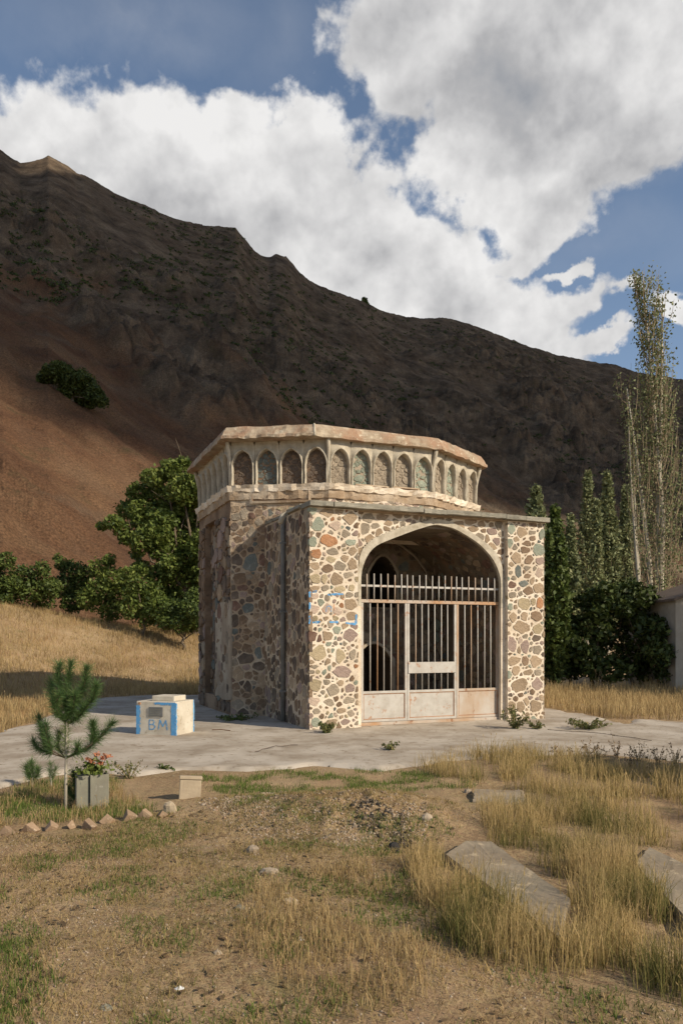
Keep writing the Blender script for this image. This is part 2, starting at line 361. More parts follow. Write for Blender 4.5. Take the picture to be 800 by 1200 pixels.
def ground_h(x, y):
    x = np.asarray(x, float); y = np.asarray(y, float)
    s = x/np.maximum(y, 1.0)
    fr = sstep(8, 14, y)
    H = np.interp(s, [-1.2, -.50, -.44, -.33, -.19, 0, .2, .6], [4.5, 3.5, 3.2, 2.4, 1.8, 1.0, .35, .1])
    start = np.interp(s, [-1.0, -.47, -.40, -.33, -.2, 0, .4], [17, 20.0, 21.5, 23.5, 25.5, 26, 26.5])
    h = H*sstep(0, 1, (y-start)/(34-start))*.999
    h = h + .012*np.maximum(y-34, 0)*(y < 400) + .012*366*(y >= 400)
    h = h*(y > 0)
    # low soil heap in front of the pavement
    m = gp(400, 958); h = h + .19*np.exp(-(((x-m.x)/.95)**2+((y-m.y)/.6)**2))*(1+.5*fbm(x*5, y*5, 4, 71))
    m = gp(280, 945); h = h + .05*np.exp(-(((x-m.x)/1.0)**2+((y-m.y)/.5)**2))
    r = np.hypot(x, y)
    amp = .035*np.clip(1-sstep(30, 60, r), 0, 1)+.02
    rough = fbm(x*.9, y*.9, 4, 3)*amp + fbm(x*5, y*5, 3, 9)*.011*(r < 25)
    k = sstep(0.0, .5, segdist(x, y, PAVE)); ins = inpoly(x, y, PAVE)
    rough = np.where(ins, rough*.1-.035*sstep(0, .25, segdist(x, y, PAVE)), rough*(.25+.75*k))
    return h+rough
def gz(x, y): return float(ground_h(np.array([x]), np.array([y]))[0])

def ground_material():
    m = bpy.data.materials.new('dry_earth'); m.use_nodes = True; nt = m.node_tree; N = nt.nodes.new; Lk = nt.links.new
    bs = nt.nodes['Principled BSDF']; bs.inputs['Roughness'].default_value = .95; bs.inputs['Specular IOR Level'].default_value = .1
    tc = N('ShaderNodeTexCoord'); v = tc.outputs['Object']
    def noise(sc, dt=8, ro=.6, st=None):
        n = N('ShaderNodeTexNoise'); n.inputs['Scale'].default_value = sc; n.inputs['Detail'].default_value = dt; n.inputs['Roughness'].default_value = ro
        Lk(v, n.inputs['Vector']); return n.outputs['Fac']
    def ramp(f, pts):
        r = N('ShaderNodeValToRGB'); Lk(f, r.inputs[0]); e = r.color_ramp.elements
        e[0].position, e[0].color = pts[0][0], (*pts[0][1], 1); e[1].position, e[1].color = pts[-1][0], (*pts[-1][1], 1)
        for p, c in pts[1:-1]: q = e.new(p); q.color = (*c, 1)
        return r.outputs[0]
    def mix(f, a, b):
        x = N('ShaderNodeMix'); x.data_type = 'RGBA'; Lk(f, x.inputs[0])
        for i, q in ((6, a), (7, b)):
            if isinstance(q, tuple): x.inputs[i].default_value = (*q, 1)
            else: Lk(q, x.inputs[i])
        return x.outputs[2]
    base = ramp(noise(.8), [(.32, (.23, .145, .08)), (.5, (.36, .24, .14)), (.68, (.47, .33, .205))])
    straw = ramp(noise(24, 6, .75), [(.42, (0, 0, 0)), (.62, (1, 1, 1))])
    c = mix(straw, base, (.44, .33, .18))
    dk = ramp(noise(55, 5, .7), [(.52, (0, 0, 0)), (.68, (1, 1, 1))]); c = mix(dk, c, (.13, .085, .045))
    red = ramp(noise(.45, 5), [(.5, (0, 0, 0)), (.68, (1, 1, 1))]); 
    x = N('ShaderNodeMath'); x.operation = 'MULTIPLY'; x.inputs[1].default_value = .45; Lk(red, x.inputs[0]); c = mix(x.outputs[0], c, (.34, .205, .125))
    gr = ramp(noise(1.9, 7, .65), [(.57, (0, 0, 0)), (.70, (1, 1, 1))])
    x = N('ShaderNodeMath'); x.operation = 'MULTIPLY'; x.inputs[1].default_value = .6; Lk(gr, x.inputs[0]); c = mix(x.outputs[0], c, (.13, .14, .05))
    Lk(c, bs.inputs['Base Color'])
    bp = N('ShaderNodeBump'); bp.inputs['Strength'].default_value = .9; bp.inputs['Distance'].default_value = .03
    a = N('ShaderNodeMath'); a.operation = 'MULTIPLY_ADD'; Lk(noise(60, 6, .75), a.inputs[0]); a.inputs[1].default_value = .5; Lk(noise(14, 8, .7), a.inputs[2])
    Lk(a.outputs[0], bp.inputs['Height']); Lk(bp.outputs[0], bs.inputs['Normal'])
    return m
M['earth'] = ground_material()

def build_ground():
    rad = np.concatenate([[.02, .3, .65], np.arange(1.0, 3.0, .25), np.geomspace(3.0, 26, 330), np.geomspace(26.3, 90, 70), np.geomspace(95, 4500, 40)])
    front = np.linspace(-34, 34, 420); back = np.linspace(36, 324, 90)
    ang = np.radians(np.concatenate([front, back])); na = len(ang); nr = len(rad)
    X = np.outer(rad, np.sin(ang)); Y = np.outer(rad, np.cos(ang)); Z = ground_h(X, Y)
    V = np.stack([X, Y, Z], -1).reshape(-1, 3)
    i = np.arange(nr-1)[:, None]*na; j = np.arange(na)[None, :]; j2 = (j+1) % na
    F = np.stack([i+j, i+na+j, i+na+j2, i+j2], -1).reshape(-1, 4)[:, ::-1]
    me = mesh_np('ground', V, F)
    o = link('ground', me, M['earth'], smooth=True); tag(o, kind='structure')
    return o
build_ground()

def build_pavement():
    # concrete apron: a clipped fine grid with its own ragged edge and thickness
    st = .09; xs = np.arange(-9.5, 10.5, st); ys = np.arange(6.0, 23.5, st)
    X, Y = np.meshgrid(xs, ys); X = X+fbm(X*1.7, Y*1.7, 2, 41)*.03
    wob = fbm(X*1.3, Y*1.3, 4, 5)*.30
    ins = inpoly(X, Y, PAVE); d = segdist(X, Y, PAVE); sd = np.where(ins, d, -d)+wob
    Z = .028+fbm(X*.8, Y*.8, 4, 17)*.012+fbm(X*6, Y*6, 3, 19)*.004
    edge = sstep(0.0, .12, sd); Z = Z*edge-.06*(1-edge)
    Z += ground_h(X, Y)*0
    keep = sd > -.06
    idx = -np.ones(X.shape, int); idx[keep] = np.arange(keep.sum())
    V = np.stack([X, Y, Z], -1)[keep]
    a, b, c, e = idx[:-1, :-1], idx[:-1, 1:], idx[1:, 1:], idx[1:, :-1]
    ok = (a >= 0) & (b >= 0) & (c >= 0) & (e >= 0)
    F = np.stack([a[ok], b[ok], c[ok], e[ok]], -1)
    o = link('pavement', mesh_np('pavement', V, F), M['concrete'], smooth=True); tag(o, kind='structure')
    # cracks, thin dark seams lying in the concrete
    mb = MB()
    for pts in (((300, 884), (322, 878), (352, 876)), ((640, 858), (700, 862), (770, 872))):
        P = [gp(*p) for p in pts]; Q = []
        for k in range(len(P)-1):
            for t in np.linspace(0, 1, 9)[:-1]: Q.append(P[k].lerp(P[k+1], t)+Vector((random.uniform(-.03, .03), random.uniform(-.05, .05), 0)))
        for k in range(len(Q)-1):
            a, b = Q[k], Q[k+1]; t = (b-a).normalized(); n = Vector((-t.y, t.x, 0))*random.uniform(.002, .008)
            z = .047
            mb.add([(a.x-n.x, a.y-n.y, z), (b.x-n.x, b.y-n.y, z), (b.x, b.y, z-.008), (a.x, a.y, z-.008), (b.x+n.x, b.y+n.y, z), (a.x+n.x, a.y+n.y, z)], [(0, 1, 2, 3), (3, 2, 4, 5)])
    mb.build('crack', M['dark'], o); 
build_pavement()

# ------------------------------------------------------------------ mountain
SKY = [(-500, -60), (-200, 90), (-60, 158), (0, 176), (12, 184), (24, 191), (38, 190), (50, 187), (57, 183), (66, 188), (78, 194), (90, 203), (100, 206), (115, 215), (135, 228), (150, 234), (170, 241), (188, 250),
       (205, 257), (235, 265), (245, 268), (262, 268), (276, 268), (284, 278), (300, 297), (315, 303), (323, 299), (335, 302), (345, 312), (352, 321), (370, 334), (400, 345),
       (430, 356), (445, 364), (470, 371), (500, 374), (520, 373), (545, 379), (570, 388), (610, 403), (650, 416), (690, 424), (720, 428), (745, 437), (790, 444), (830, 450), (900, 462), (1100, 500), (1500, 560), (2200, 660)]
SKYX = np.array([(p[0]-400)/FPX for p in SKY]); SKYZ = np.array([(HOR-p[1])/FPX for p in SKY])
def worley(x, y, seed=0):
    ix = np.floor(x); iy = np.floor(y); f1 = np.full(x.shape, 9.); f2 = np.full(x.shape, 9.); hid = np.zeros(x.shape)
    for dx in (-1, 0, 1):
        for dy in (-1, 0, 1):
            a = _h(ix+dx, iy+dy, seed)/(2*np.pi); b = _h(ix+dx, iy+dy, seed+7)/(2*np.pi); d = np.hypot(ix+dx+a-x, iy+dy+b-y)
            n1 = d < f1; f2 = np.where(n1, f1, np.minimum(f2, d)); hid = np.where(n1, a, hid); f1 = np.minimum(f1, d)
    return f1, f2, hid
def mount(s, t):
    """s: x/y of the column, t: 0 at the foot .. 1 at the crest .. 1.5 beyond"""
    s = np.asarray(s, float); t = np.asarray(t, float)
    Yb = np.interp(s, [-1.2, -.44, 0, .44, 1.4], [48, 56, 95, 190, 420]); Yr = np.interp(s, [-1.2, -.44, 0, .44, 1.4], [260, 360, 520, 720, 1250])
    Yr = Yr + 25*np.sin(s*9)
    e = np.interp(s, SKYX, SKYZ); Zr = EYE+e*Yr
    Y = Yb+(Yr-Yb)*t; X = s*Y
    zb = ground_h(X, np.minimum(Yb, 300))*0+np.interp(s, [-1, -.44, 0, .44, 1.4], [3.2, 2.6, 1.2, -1, -3])
    tt = np.clip(t, 0, 1)
    prof = np.where(t <= 1, .80*tt**1.12+.20*tt**2.6, 1-(t-1)*1.1)
    Z = zb+(Zr-zb)*prof
    # fall-line gullies, crags and scree; the crest itself keeps its outline
    env = np.clip(np.sin(np.clip(t, 0, 1)*np.pi), 0, 1)**.7
    sc = (Yr-Yb)/400
    Q = X*.50+Y*.87; P = X*.87-Y*.50            # Q runs along the contours, P down the fall line
    wq = 14*fbm(Q*.01, P*.01, 3, 19)
    g = ridged((Q+wq)*.017, P*.0035, 5, 21, .55)
    c = ridged((Q+wq)*.045, P*.022+Z*.02, 6, 31, .62); crag = sstep(-.02, .35, fbm(Q*.012+5, P*.009, 4, 77)+.30*np.sin(np.clip(t, 0, 1)*4.6-.9)-.05)
    f = fbm(Q*.13, P*.06, 5, 51, .6)
    f2 = ridged(Q*.30, P*.16+Z*.1, 4, 57, .6)
    c = np.sign(c)*np.abs(c)**.8
    w1, w2, wh = worley((Q+wq*.6)*.055+.8*perlin(Q*.05, P*.05, 3), P*.045+.8*perlin(Q*.05, P*.05, 4), 5); b1 = np.clip((w2-w1)*2.2, 0, 1)*(.4+wh)
    w1, w2, wh = worley(Q*.16+.7*perlin(Q*.12, P*.12, 8), P*.13, 6); b2 = np.clip((w2-w1)*2.4, 0, 1)*(.3+wh)
    cg2 = sstep(.25, .75, crag)*sstep(-.1, .25, fbm(Q*.03, P*.025, 3, 88))
    Z = Z+env*sc*(g*10+crag*(c*9+f2*2.0)+cg2*(b1*3.0+b2*2.8)+f*2.2+f2*.5)
    Z = Z+(1-env)*sc*(t > .5)*(ridged(X*.09, Y*.09, 5, 61, .65)*3.2*(.3+crag))
    return X, Y, Z, crag
def mountain_material():
    m = bpy.data.materials.new('mountain_rock'); m.use_nodes = True; nt = m.node_tree; N = nt.nodes.new; Lk = nt.links.new
    bs = nt.nodes['Principled BSDF']; bs.inputs['Roughness'].default_value = 1; bs.inputs['Specular IOR Level'].default_value = .05
    tc = N('ShaderNodeTexCoord'); v = tc.outputs['Object']
    def noise(sc, dt=8, ro=.62, st=None, dist=0):
        q = v
        if st:
            mp = N('ShaderNodeMapping'); mp.inputs['Rotation'].default_value = (0, 0, R(-60)); Lk(v, mp.inputs[0])
            m2 = N('ShaderNodeMapping'); m2.inputs['Scale'].default_value = st; Lk(mp.outputs[0], m2.inputs[0]); q = m2.outputs[0]
        n = N('ShaderNodeTexNoise'); n.inputs['Scale'].default_value = sc; n.inputs['Detail'].default_value = dt; n.inputs['Roughness'].default_value = ro; n.inputs['Distortion'].default_value = dist
        Lk(q, n.inputs['Vector']); return n.outputs['Fac']
    def ramp(f, pts):
        r = N('ShaderNodeValToRGB'); Lk(f, r.inputs[0]); e = r.color_ramp.elements
        e[0].position, e[0].color = pts[0][0], (*pts[0][1], 1); e[1].position, e[1].color = pts[-1][0], (*pts[-1][1], 1)
        for p, c in pts[1:-1]: q = e.new(p); q.color = (*c, 1)
        return r.outputs[0]
    def mix(f, a, b):
        x = N('ShaderNodeMix'); x.data_type = 'RGBA'
        if isinstance(f, float): x.inputs[0].default_value = f
        else: Lk(f, x.inputs[0])
        for i, q in ((6, a), (7, b)):
            if isinstance(q, tuple): x.inputs[i].default_value = (*q, 1)
            else: Lk(q, x.inputs[i])
        return x.outputs[2]
    scree = ramp(noise(.05), [(.3, (.08, .042, .026)), (.5, (.12, .066, .038)), (.7, (.17, .105, .06))])
    rock = ramp(noise(.09, 10, .7), [(.36, (.05, .038, .028)), (.5, (.105, .079, .056)), (.66, (.18, .138, .096))])
    at_ = N('ShaderNodeAttribute'); at_.attribute_name = 'tint'
    sm = N('ShaderNodeMath'); sm.operation = 'MULTIPLY_ADD'; Lk(noise(.03, 6, .65), sm.inputs[0]); sm.inputs[1].default_value = 1.1; Lk(at_.outputs['Fac'], sm.inputs[2])
    f = ramp(sm.outputs[0], [(.82, (0, 0, 0)), (1.12, (1, 1, 1))])
    c = mix(f, scree, rock)
    stripes = ramp(noise(.16, 7, .65, (1, .12, .3), 1.0), [(.46, (0, 0, 0)), (.66, (1, 1, 1))])
    x = N('ShaderNodeMath'); x.operation = 'MULTIPLY'; x.inputs[1].default_value = .30; Lk(stripes, x.inputs[0]); c = mix(x.outputs[0], c, (.15, .10, .065))
    veg = ramp(noise(.16, 8, .75), [(.56, (0, 0, 0)), (.66, (1, 1, 1))])
    x = N('ShaderNodeMath'); x.operation = 'MULTIPLY'; x.inputs[1].default_value = .6; Lk(veg, x.inputs[0]); c = mix(x.outputs[0], c, (.065, .056, .03))
    gn = ramp(noise(3.2, 6, .8), [(.40, (.55, .55, .55)), (.62, (1.5, 1.45, 1.4))]); xm = N('ShaderNodeMix'); xm.data_type = 'RGBA'; xm.blend_type = 'MULTIPLY'; xm.inputs[0].default_value = .8; Lk(c, xm.inputs[6]); Lk(gn, xm.inputs[7]); c = xm.outputs[2]
    sp = ramp(noise(.9, 5, .8), [(.56, (0, 0, 0)), (.7, (1, 1, 1))]); x = N('ShaderNodeMath'); x.operation = 'MULTIPLY'; x.inputs[1].default_value = .5; Lk(sp, x.inputs[0]); c = mix(x.outputs[0], c, (.055, .042, .03))
    Lk(c, bs.inputs['Base Color'])
    bp = N('ShaderNodeBump'); bp.inputs['Strength'].default_value = 1.0; bp.inputs['Distance'].default_value = .8
    a = N('ShaderNodeMath'); a.operation = 'MULTIPLY_ADD'; Lk(noise(.8, 8, .75), a.inputs[0]); a.inputs[1].default_value = .55; Lk(noise(.12, 9, .7), a.inputs[2])
    Lk(a.outputs[0], bp.inputs['Height']); Lk(bp.outputs[0], bs.inputs['Normal'])
    return m
M['mountain'] = mountain_material()
def build_mountain():
    s = np.concatenate([np.linspace(-1.2, -.5, 50), np.linspace(-.49, .49, 760), np.linspace(.5, 1.4, 50)])
    t = np.concatenate([np.linspace(-.02, 1.0, 500), np.linspace(1.005, 1.55, 24)])
    S, T = np.meshgrid(s, t); X, Y, Z, crag = mount(S, T)
    mixv = np.clip(0.20+.82*T-np.interp(S, [-.44, 0, .44], [.18, .05, -.25])+crag*.26*sstep(.12, .35, T), 0, 1.4)*.75
    V = np.stack([X, Y, Z], -1).reshape(-1, 3); n = len(s)
    i = np.arange(len(t)-1)[:, None]*n; j = np.arange(n-1)[None, :]
    F = np.stack([i+j, i+j+1, i+n+j+1, i+n+j], -1).reshape(-1, 4)
    o = link('mountain', mesh_np('mountain', V, F, mixv.ravel()), M['mountain'], smooth=False); tag(o, kind='structure')
build_mountain()

def mtpoint(px, py):
    """point of the mountain face seen at a pixel"""
    s = (px-400)/FPX; t = np.linspace(0.0, 1.0, 1500); X, Y, Z, _ = mount(np.full(t.shape, s), t)
    row = HOR-(Z-EYE)/Y*FPX; k = np.argmax(np.minimum.accumulate(row) <= py) if (row <= py).any() else len(t)-1
    return Vector((X[k], Y[k], Z[k]))

# added, unseen cumulus high up on the sun side, outlined to shade the upper mountain
def build_shade_cloud():
    ALT = 900.0
    def up(p): k = (ALT-p.z)/SD.z; return (p.x+SD.x*k, p.y+SD.y*k)
    foot = [(-10, 440), (60, 468), (120, 500), (190, 535), (260, 560), (330, 580), (400, 588), (470, 585), (540, 570), (590, 590), (640, 600), (700, 610), (800, 640)]
    out = [up(mtpoint(*p)) for p in foot]
    far = [at(1500, 700, 420), at(1700, 500, 1100), at(900, 380, 1300), at(500, 250, 900)]
    out += [up(p) for p in far]
    rim = [(300, 262, 640), (200, 215, 520), (118, 190, 380), (95, 205, 352), (60, 214, 345), (30, 205, 342), (12, 160, 420), (-60, 60, 420), (-320, -150, 500), (-520, 60, 330)]
    out += [up(at(*p)) for p in rim]
    out += [up(Vector((-260, 150, 60))), up(Vector((-120, 160, 78)))]
    xs = [p[0] for p in out]; ys = [p[1] for p in out]; st = 6.0
    X, Y = np.meshgrid(np.arange(min(xs)-40, max(xs)+40, st), np.arange(min(ys)-40, max(ys)+40, st))
    ins = inpoly(X, Y, out); d = segdist(X, Y, out); sd = np.where(ins, d, -d)+fbm(X*.02, Y*.02, 4, 91)*16+fbm(X*.055, Y*.055, 3, 95)*14
    keep = sd > -8; th = np.sqrt(np.clip(sd+8, 0, 160)/160)
    top = ALT+th*(70+60*fbm(X*.008, Y*.008, 4, 92))+th*18*ridged(X*.03, Y*.03, 4, 93); bot = ALT-th*10*(1+fbm(X*.02, Y*.02, 3, 94))-1
    idx = -np.ones(X.shape, int); idx[keep] = np.arange(keep.sum()); nk = int(keep.sum())
    V = np.vstack([np.stack([X, Y, top], -1)[keep], np.stack([X, Y, bot], -1)[keep]])
    a, b, c, e = idx[:-1, :-1], idx[:-1, 1:], idx[1:, 1:], idx[1:, :-1]; ok = (a >= 0) & (b >= 0) & (c >= 0) & (e >= 0)
    T = np.stack([a[ok], b[ok], c[ok], e[ok]], -1); B = T[:, ::-1]+nk
    cnt = {}
    for q in T.tolist():
        for k in range(4):
            ed = (q[k], q[(k+1) % 4]); cnt[ed] = cnt.get(ed, 0)+1
    side = [(p, p+nk, q+nk, q) for (p, q) in cnt if (q, p) not in cnt]
    F = np.vstack([T, B, np.array(side)])
    o = link('cloud', mesh_np('cloud', V, F), M['cloud'], smooth=True); tag(o, kind='structure')
build_shade_cloud()
# ------------------------------------------------------------------ the mausoleum (local frame: u along the front, v back, z up)
TH = .397; D0 = 13.312; X0 = -.55
CT, ST_ = math.cos(TH), math.sin(TH)
W, L, HP = 4.942, 2.628, 4.0
cx, cc, sf, af, ss, As = W/2-.136, 4.491, 1.202, 2.536, 1.494, 2.955
tomb = empty('stone_mausoleum', (X0, D0, 0), TH)
tag(tomb, 'octagonal rubble stone mausoleum with a gated arched porch and a niched frieze', 'mausoleum')
def l2w(p): return Vector((X0+CT*p[0]-ST_*p[1], D0+ST_*p[0]+CT*p[1], p[2]))
def w2l(p): x, y = p[0]-X0, p[1]-D0; return Vector((CT*x+ST_*y, -ST_*x+CT*y, p[2]))
CAML = w2l((0, 0, EYE))
def ray(px, py):
    q = w2l((((px-400)/FPX), 1.0, EYE+(HOR-py)/FPX)); return q-CAML
class Face:
    def __init__(s, o, e, n): s.o = Vector(o); s.e = Vector(e).normalized(); s.n = Vector(n).normalized()
    def p(s, a, b, h=0.0): return s.o+s.e*a+Vector((0, 0, b))+s.n*h
    def px(s, x, y):
        d = ray(x, y); t = (s.o-CAML).dot(s.n)/d.dot(s.n); q = CAML+d*t; return ((q-s.o).dot(s.e), q.z-s.o.z)
def edge_face(P, Q, h=0.0):
    """vertical face from P to Q seen from outside with P on the left"""
    e = Vector((Q[0]-P[0], Q[1]-P[1], 0)); n = Vector((e.y, -e.x, 0)).normalized()
    f = Face(Vector((P[0], P[1], 0))+n*h, e, n); f.L = e.length; return f

def wall_skin(name, face, a0, a1, z0, z1, mat_, parent, cell=.05, amp=.010, hole=None, seed=1, keep=None):
    """uneven mortar face: a displaced sheet"""
    na = max(2, int(round((a1-a0)/cell))+1); nz = max(2, int(round((z1-z0)/cell))+1)
    A, Z = np.meshgrid(np.linspace(a0, a1, na), np.linspace(z0, z1, nz))
    H = fbm(A*3+seed*7, Z*3, 4, seed)*amp*.8+fbm(A*11+seed, Z*11, 3, seed+5)*amp*.6-.006
    brd = np.minimum(np.minimum(A-a0, a1-A), np.minimum(Z-z0, z1-Z)); H = H*np.clip(brd/.06, 0, 1)
    P = np.array(face.o)[None, None]+A[..., None]*np.array(face.e)+Z[..., None]*np.array([0, 0, 1])+H[..., None]*np.array(face.n)
    ok = np.ones((nz-1, na-1), bool)
    Ac = (A[:-1, :-1]+A[1:, 1:])/2; Zc = (Z[:-1, :-1]+Z[1:, 1:])/2
    if hole is not None:
        for hl in hole: ok &= ~inpoly(Ac, Zc, hl)
    if keep is not None: ok &= inpoly(Ac, Zc, keep)
    i = np.arange(nz-1)[:, None]*na; j = np.arange(na-1)[None, :]
    F = np.stack([i+j, i+j+1, i+na+j+1, i+na+j], -1)[ok]
    return link(name, mesh_np(name, P.reshape(-1, 3), F), mat_, parent, smooth=True)

ALLST = []     # (importance, callable build as own object, verts, faces, mat, parent)
def poly_ray(poly, c, d):
    """distance from c along d to the polygon boundary"""
    best = 1e9; n = len(poly)
    for i in range(n):
        ax, ay = poly[i]; bx, by = poly[(i+1) % n]; ex, ey = bx-ax, by-ay
        den = d[0]*ey-d[1]*ex
        if abs(den) < 1e-9: continue
        t = ((ax-c[0])*ey-(ay-c[1])*ex)/den; u = ((ax-c[0])*d[1]-(ay-c[1])*d[0])/den
        if t > 0 and -1e-6 <= u <= 1+1e-6: best = min(best, t)
    return best
def lay_stones(region, holes, seeds, rmin, rmax, big, mats, wts, mapf, parent, gap=.014, proud=(.001, .008), seed=0, aspect=1.35, imp=1.0, tries=2600, N=10, own=True, course=0.0, loosen=1.12, base=-.010):
    """rubble: power-diagram cells cut down to rounded irregular stones"""
    rr = random.Random(seed); S = [(s[0], s[1], s[2], s[3], s[4]) for s in seeds]
    xs = [p[0] for p in region]; ys = [p[1] for p in region]
    for k in range(tries):
        f = (k/tries); r = rmax*(1-f)+rmin*f; r *= rr.uniform(.75, 1.15) if rr.random() < big else rr.uniform(.45, .8)
        r = max(r, rmin)
        x = rr.uniform(min(xs), max(xs)); y = rr.uniform(min(ys), max(ys))
        if course: y = (round(y/course)+rr.uniform(-.12, .12))*course
        if not inpoly(np.array([x]), np.array([y]), region)[0]: continue
        if any(inpoly(np.array([x]), np.array([y]), h)[0] for h in holes): continue
        asp = rr.uniform(.8, 1.0)*aspect if rr.random() < .7 else rr.uniform(.7, 1.0)
        rx, ry = r*math.sqrt(asp), r/math.sqrt(asp); bad = False
        for q in S:
            dx, dy = (x-q[0])/(rx+q[2]+gap*.3), (y-q[1])/(ry+q[3]+gap*.3)
            if dx*dx+dy*dy < .86: bad = True; break
        if not bad: S.append((x, y, rx, ry, None))
    out = []
    for (x, y, rx, ry, mk) in S:
        near = [q for q in S if (q[0] != x or q[1] != y) and abs(q[0]-x) < rx+q[2]+.25 and abs(q[1]-y) < ry+q[3]+.25]
        big_ = 1.9; pl = [(-rx*big_, -ry*big_), (rx*big_, -ry*big_), (rx*big_, ry*big_), (-rx*big_, ry*big_)]
        def cut(pl, nx, ny, d):
            o_ = []
            for i in range(len(pl)):
                p, q = pl[i], pl[(i+1) % len(pl)]; dp, dq = p[0]*nx+p[1]*ny-d, q[0]*nx+q[1]*ny-d
                if dp <= 0: o_.append(p)
                if (dp < 0) != (dq < 0): t = dp/(dp-dq); o_.append((p[0]+(q[0]-p[0])*t, p[1]+(q[1]-p[1])*t))
            return o_
        ns = rr.choice((4, 5, 5, 6)); th0 = rr.uniform(0, 6.28) if rr.random() < .5 else math.pi/4+rr.uniform(-.25, .25)
        for k in range(ns):
            t = th0+2*math.pi*(k+rr.uniform(-.22, .22))/ns; nx, ny = math.cos(t)/rx, math.sin(t)/ry; l_ = math.hypot(nx, ny); pl = cut(pl, nx/l_, ny/l_, rr.uniform(.78, 1.22)*loosen/l_*1.02)
        for q in near:
            dx, dy = q[0]-x, q[1]-y; dl = math.hypot(dx, dy); nx, ny = dx/dl, dy/dl; ri = 1/math.hypot(nx/rx, ny/ry); rj = 1/math.hypot(nx/q[2], ny/q[3]); lim = dl*ri/(ri+rj)-gap*rr.uniform(.35, .6)
            pl = cut(pl, nx, ny, max(lim, .004))
        xs0, xs1, ys0, ys1 = min(xs), max(xs), min(ys), max(ys)
        for nx, ny, d in ((1, 0, xs1-x), (-1, 0, x-xs0), (0, 1, ys1-y), (0, -1, y-ys0)): pl = cut(pl, nx, ny, max(.004, d-gap*.15))
        if len(pl) < 3: continue
        pts = []
        for i in range(len(pl)):
            p0, p1, p2 = pl[i-1], pl[i], pl[(i+1) % len(pl)]; e0 = math.hypot(p1[0]-p0[0], p1[1]-p0[1]); e1 = math.hypot(p2[0]-p1[0], p2[1]-p1[1])
            if e0 < .007: continue
            c0, c1 = min(.42, .006/max(e0, 1e-5)+.07), min(.42, .006/max(e1, 1e-5)+.07)
            pts += [(p1[0]+(p0[0]-p1[0])*c0, p1[1]+(p0[1]-p1[1])*c0), (p1[0]+(p2[0]-p1[0])*c1, p1[1]+(p2[1]-p1[1])*c1)]
            if e1 > .045: k_ = rr.uniform(-.10, .06); pts.append((p1[0]*.5+p2[0]*.5+(p1[0]*.5+p2[0]*.5)*k_, p1[1]*.5+p2[1]*.5+(p1[1]*.5+p2[1]*.5)*k_))
        if len(pts) < 5: continue
        pts = [(x+px_*(1+rr.uniform(-.05, .045)), y+py_*(1+rr.uniform(-.05, .045))) for px_, py_ in pts]
        pts = [(min(max(a_, xs0), xs1), min(max(b_, ys0), ys1)) for a_, b_ in pts]
        if holes or len(region) > 4:
            q_ = []
            for a_, b_ in pts:
                dx, dy = a_-x, b_-y; l_ = math.hypot(dx, dy)+1e-9; lim = l_
                for hh_ in holes+([region] if len(region) > 4 else []): lim = min(lim, poly_ray(hh_, (x, y), (dx/l_, dy/l_))-gap*.5)
                lim = max(lim, .005); q_.append((x+dx/l_*lim, y+dy/l_*lim))
            pts = q_
        N = len(pts)
        area = abs(sum(pts[i][0]*pts[(i+1) % N][1]-pts[(i+1) % N][0]*pts[i][1] for i in range(N)))/2
        if area < rmin*rmin*1.2: continue
        cxm = sum(p[0] for p in pts)/N; cym = sum(p[1] for p in pts)/N
        h = rr.uniform(*proud); tx, ty = rr.uniform(-.06, .06), rr.uniform(-.06, .06)
        V = []
        for sc, hh in ((1.0, base), (.965, h)):
            for p in pts:
                a, b = cxm+(p[0]-cxm)*sc, cym+(p[1]-cym)*sc
                z = hh+((a-cxm)*tx*.6+(b-cym)*ty*.6+rr.uniform(-.003, .003) if hh > 0 else 0)
                V.append(mapf(a, b, z))
        V.append(mapf(cxm, cym, h+rr.uniform(-.003, .006)))
        F = []
        ccw = sum(pts[i][0]*pts[(i+1) % N][1]-pts[(i+1) % N][0]*pts[i][1] for i in range(N)) > 0
        for k in range(N):
            a = k; b = (k+1) % N; F.append((a, b, b+N, a+N)); F.append((N+k, N+(k+1) % N, 2*N))
        if not ccw: F = [f_[::-1] for f_ in F]
        m = mk or rr.choices(mats, wts)[0]
        ALLST.append((area*imp if own else -1, V, F, m, parent))

GEN = ['tan', 'grey', 'brown', 'ochre', 'mauve', 'green', 'rust', 'dark', 'pink', 'slate']
WG = [30, 22, 14, 7, 8, 7, 2.0, 4, 4, 3]
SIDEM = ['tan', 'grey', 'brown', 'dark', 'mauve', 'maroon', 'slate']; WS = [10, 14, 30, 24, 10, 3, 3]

# ---- front wall
FP = Face((0, 0, 0), (1, 0, 0), (0, -1, 0))            # pier face plane
REC = .11
FS = Face((0, REC, 0), (1, 0, 0), (0, -1, 0))          # recessed spandrel / gate plane
UL = FP.px(419.5, 760)[0]; UR = FP.px(594.5, 760)[0]    # pier edges
ZC = HP-.10                                             # underside of the cap
outer_px = [(419.5, 700), (419.2, 672), (421, 648), (428.5, 637.5), (441, 629), (460, 621), (485, 613.7), (509, 607.6), (525, 610.6), (544, 619.5), (559, 629), (575, 641), (584, 653), (588, 665), (589, 680), (589, 700)]
inner_px = [(422.5, 700), (422.5, 672), (426, 658.7), (432.5, 646.5), (441, 638.7), (460, 631), (485, 621.5), (509, 614.3), (531, 619), (550, 630), (562.5, 639), (575, 652.5), (581, 663), (586, 678), (586, 700)]
def resamp(P, n):
    P = np.array(P, float); d = np.r_[0, np.cumsum(np.hypot(*np.diff(P, axis=0).T))]; t = np.linspace(0, d[-1], n)
    return np.c_[np.interp(t, d, P[:, 0]), np.interp(t, d, P[:, 1])]
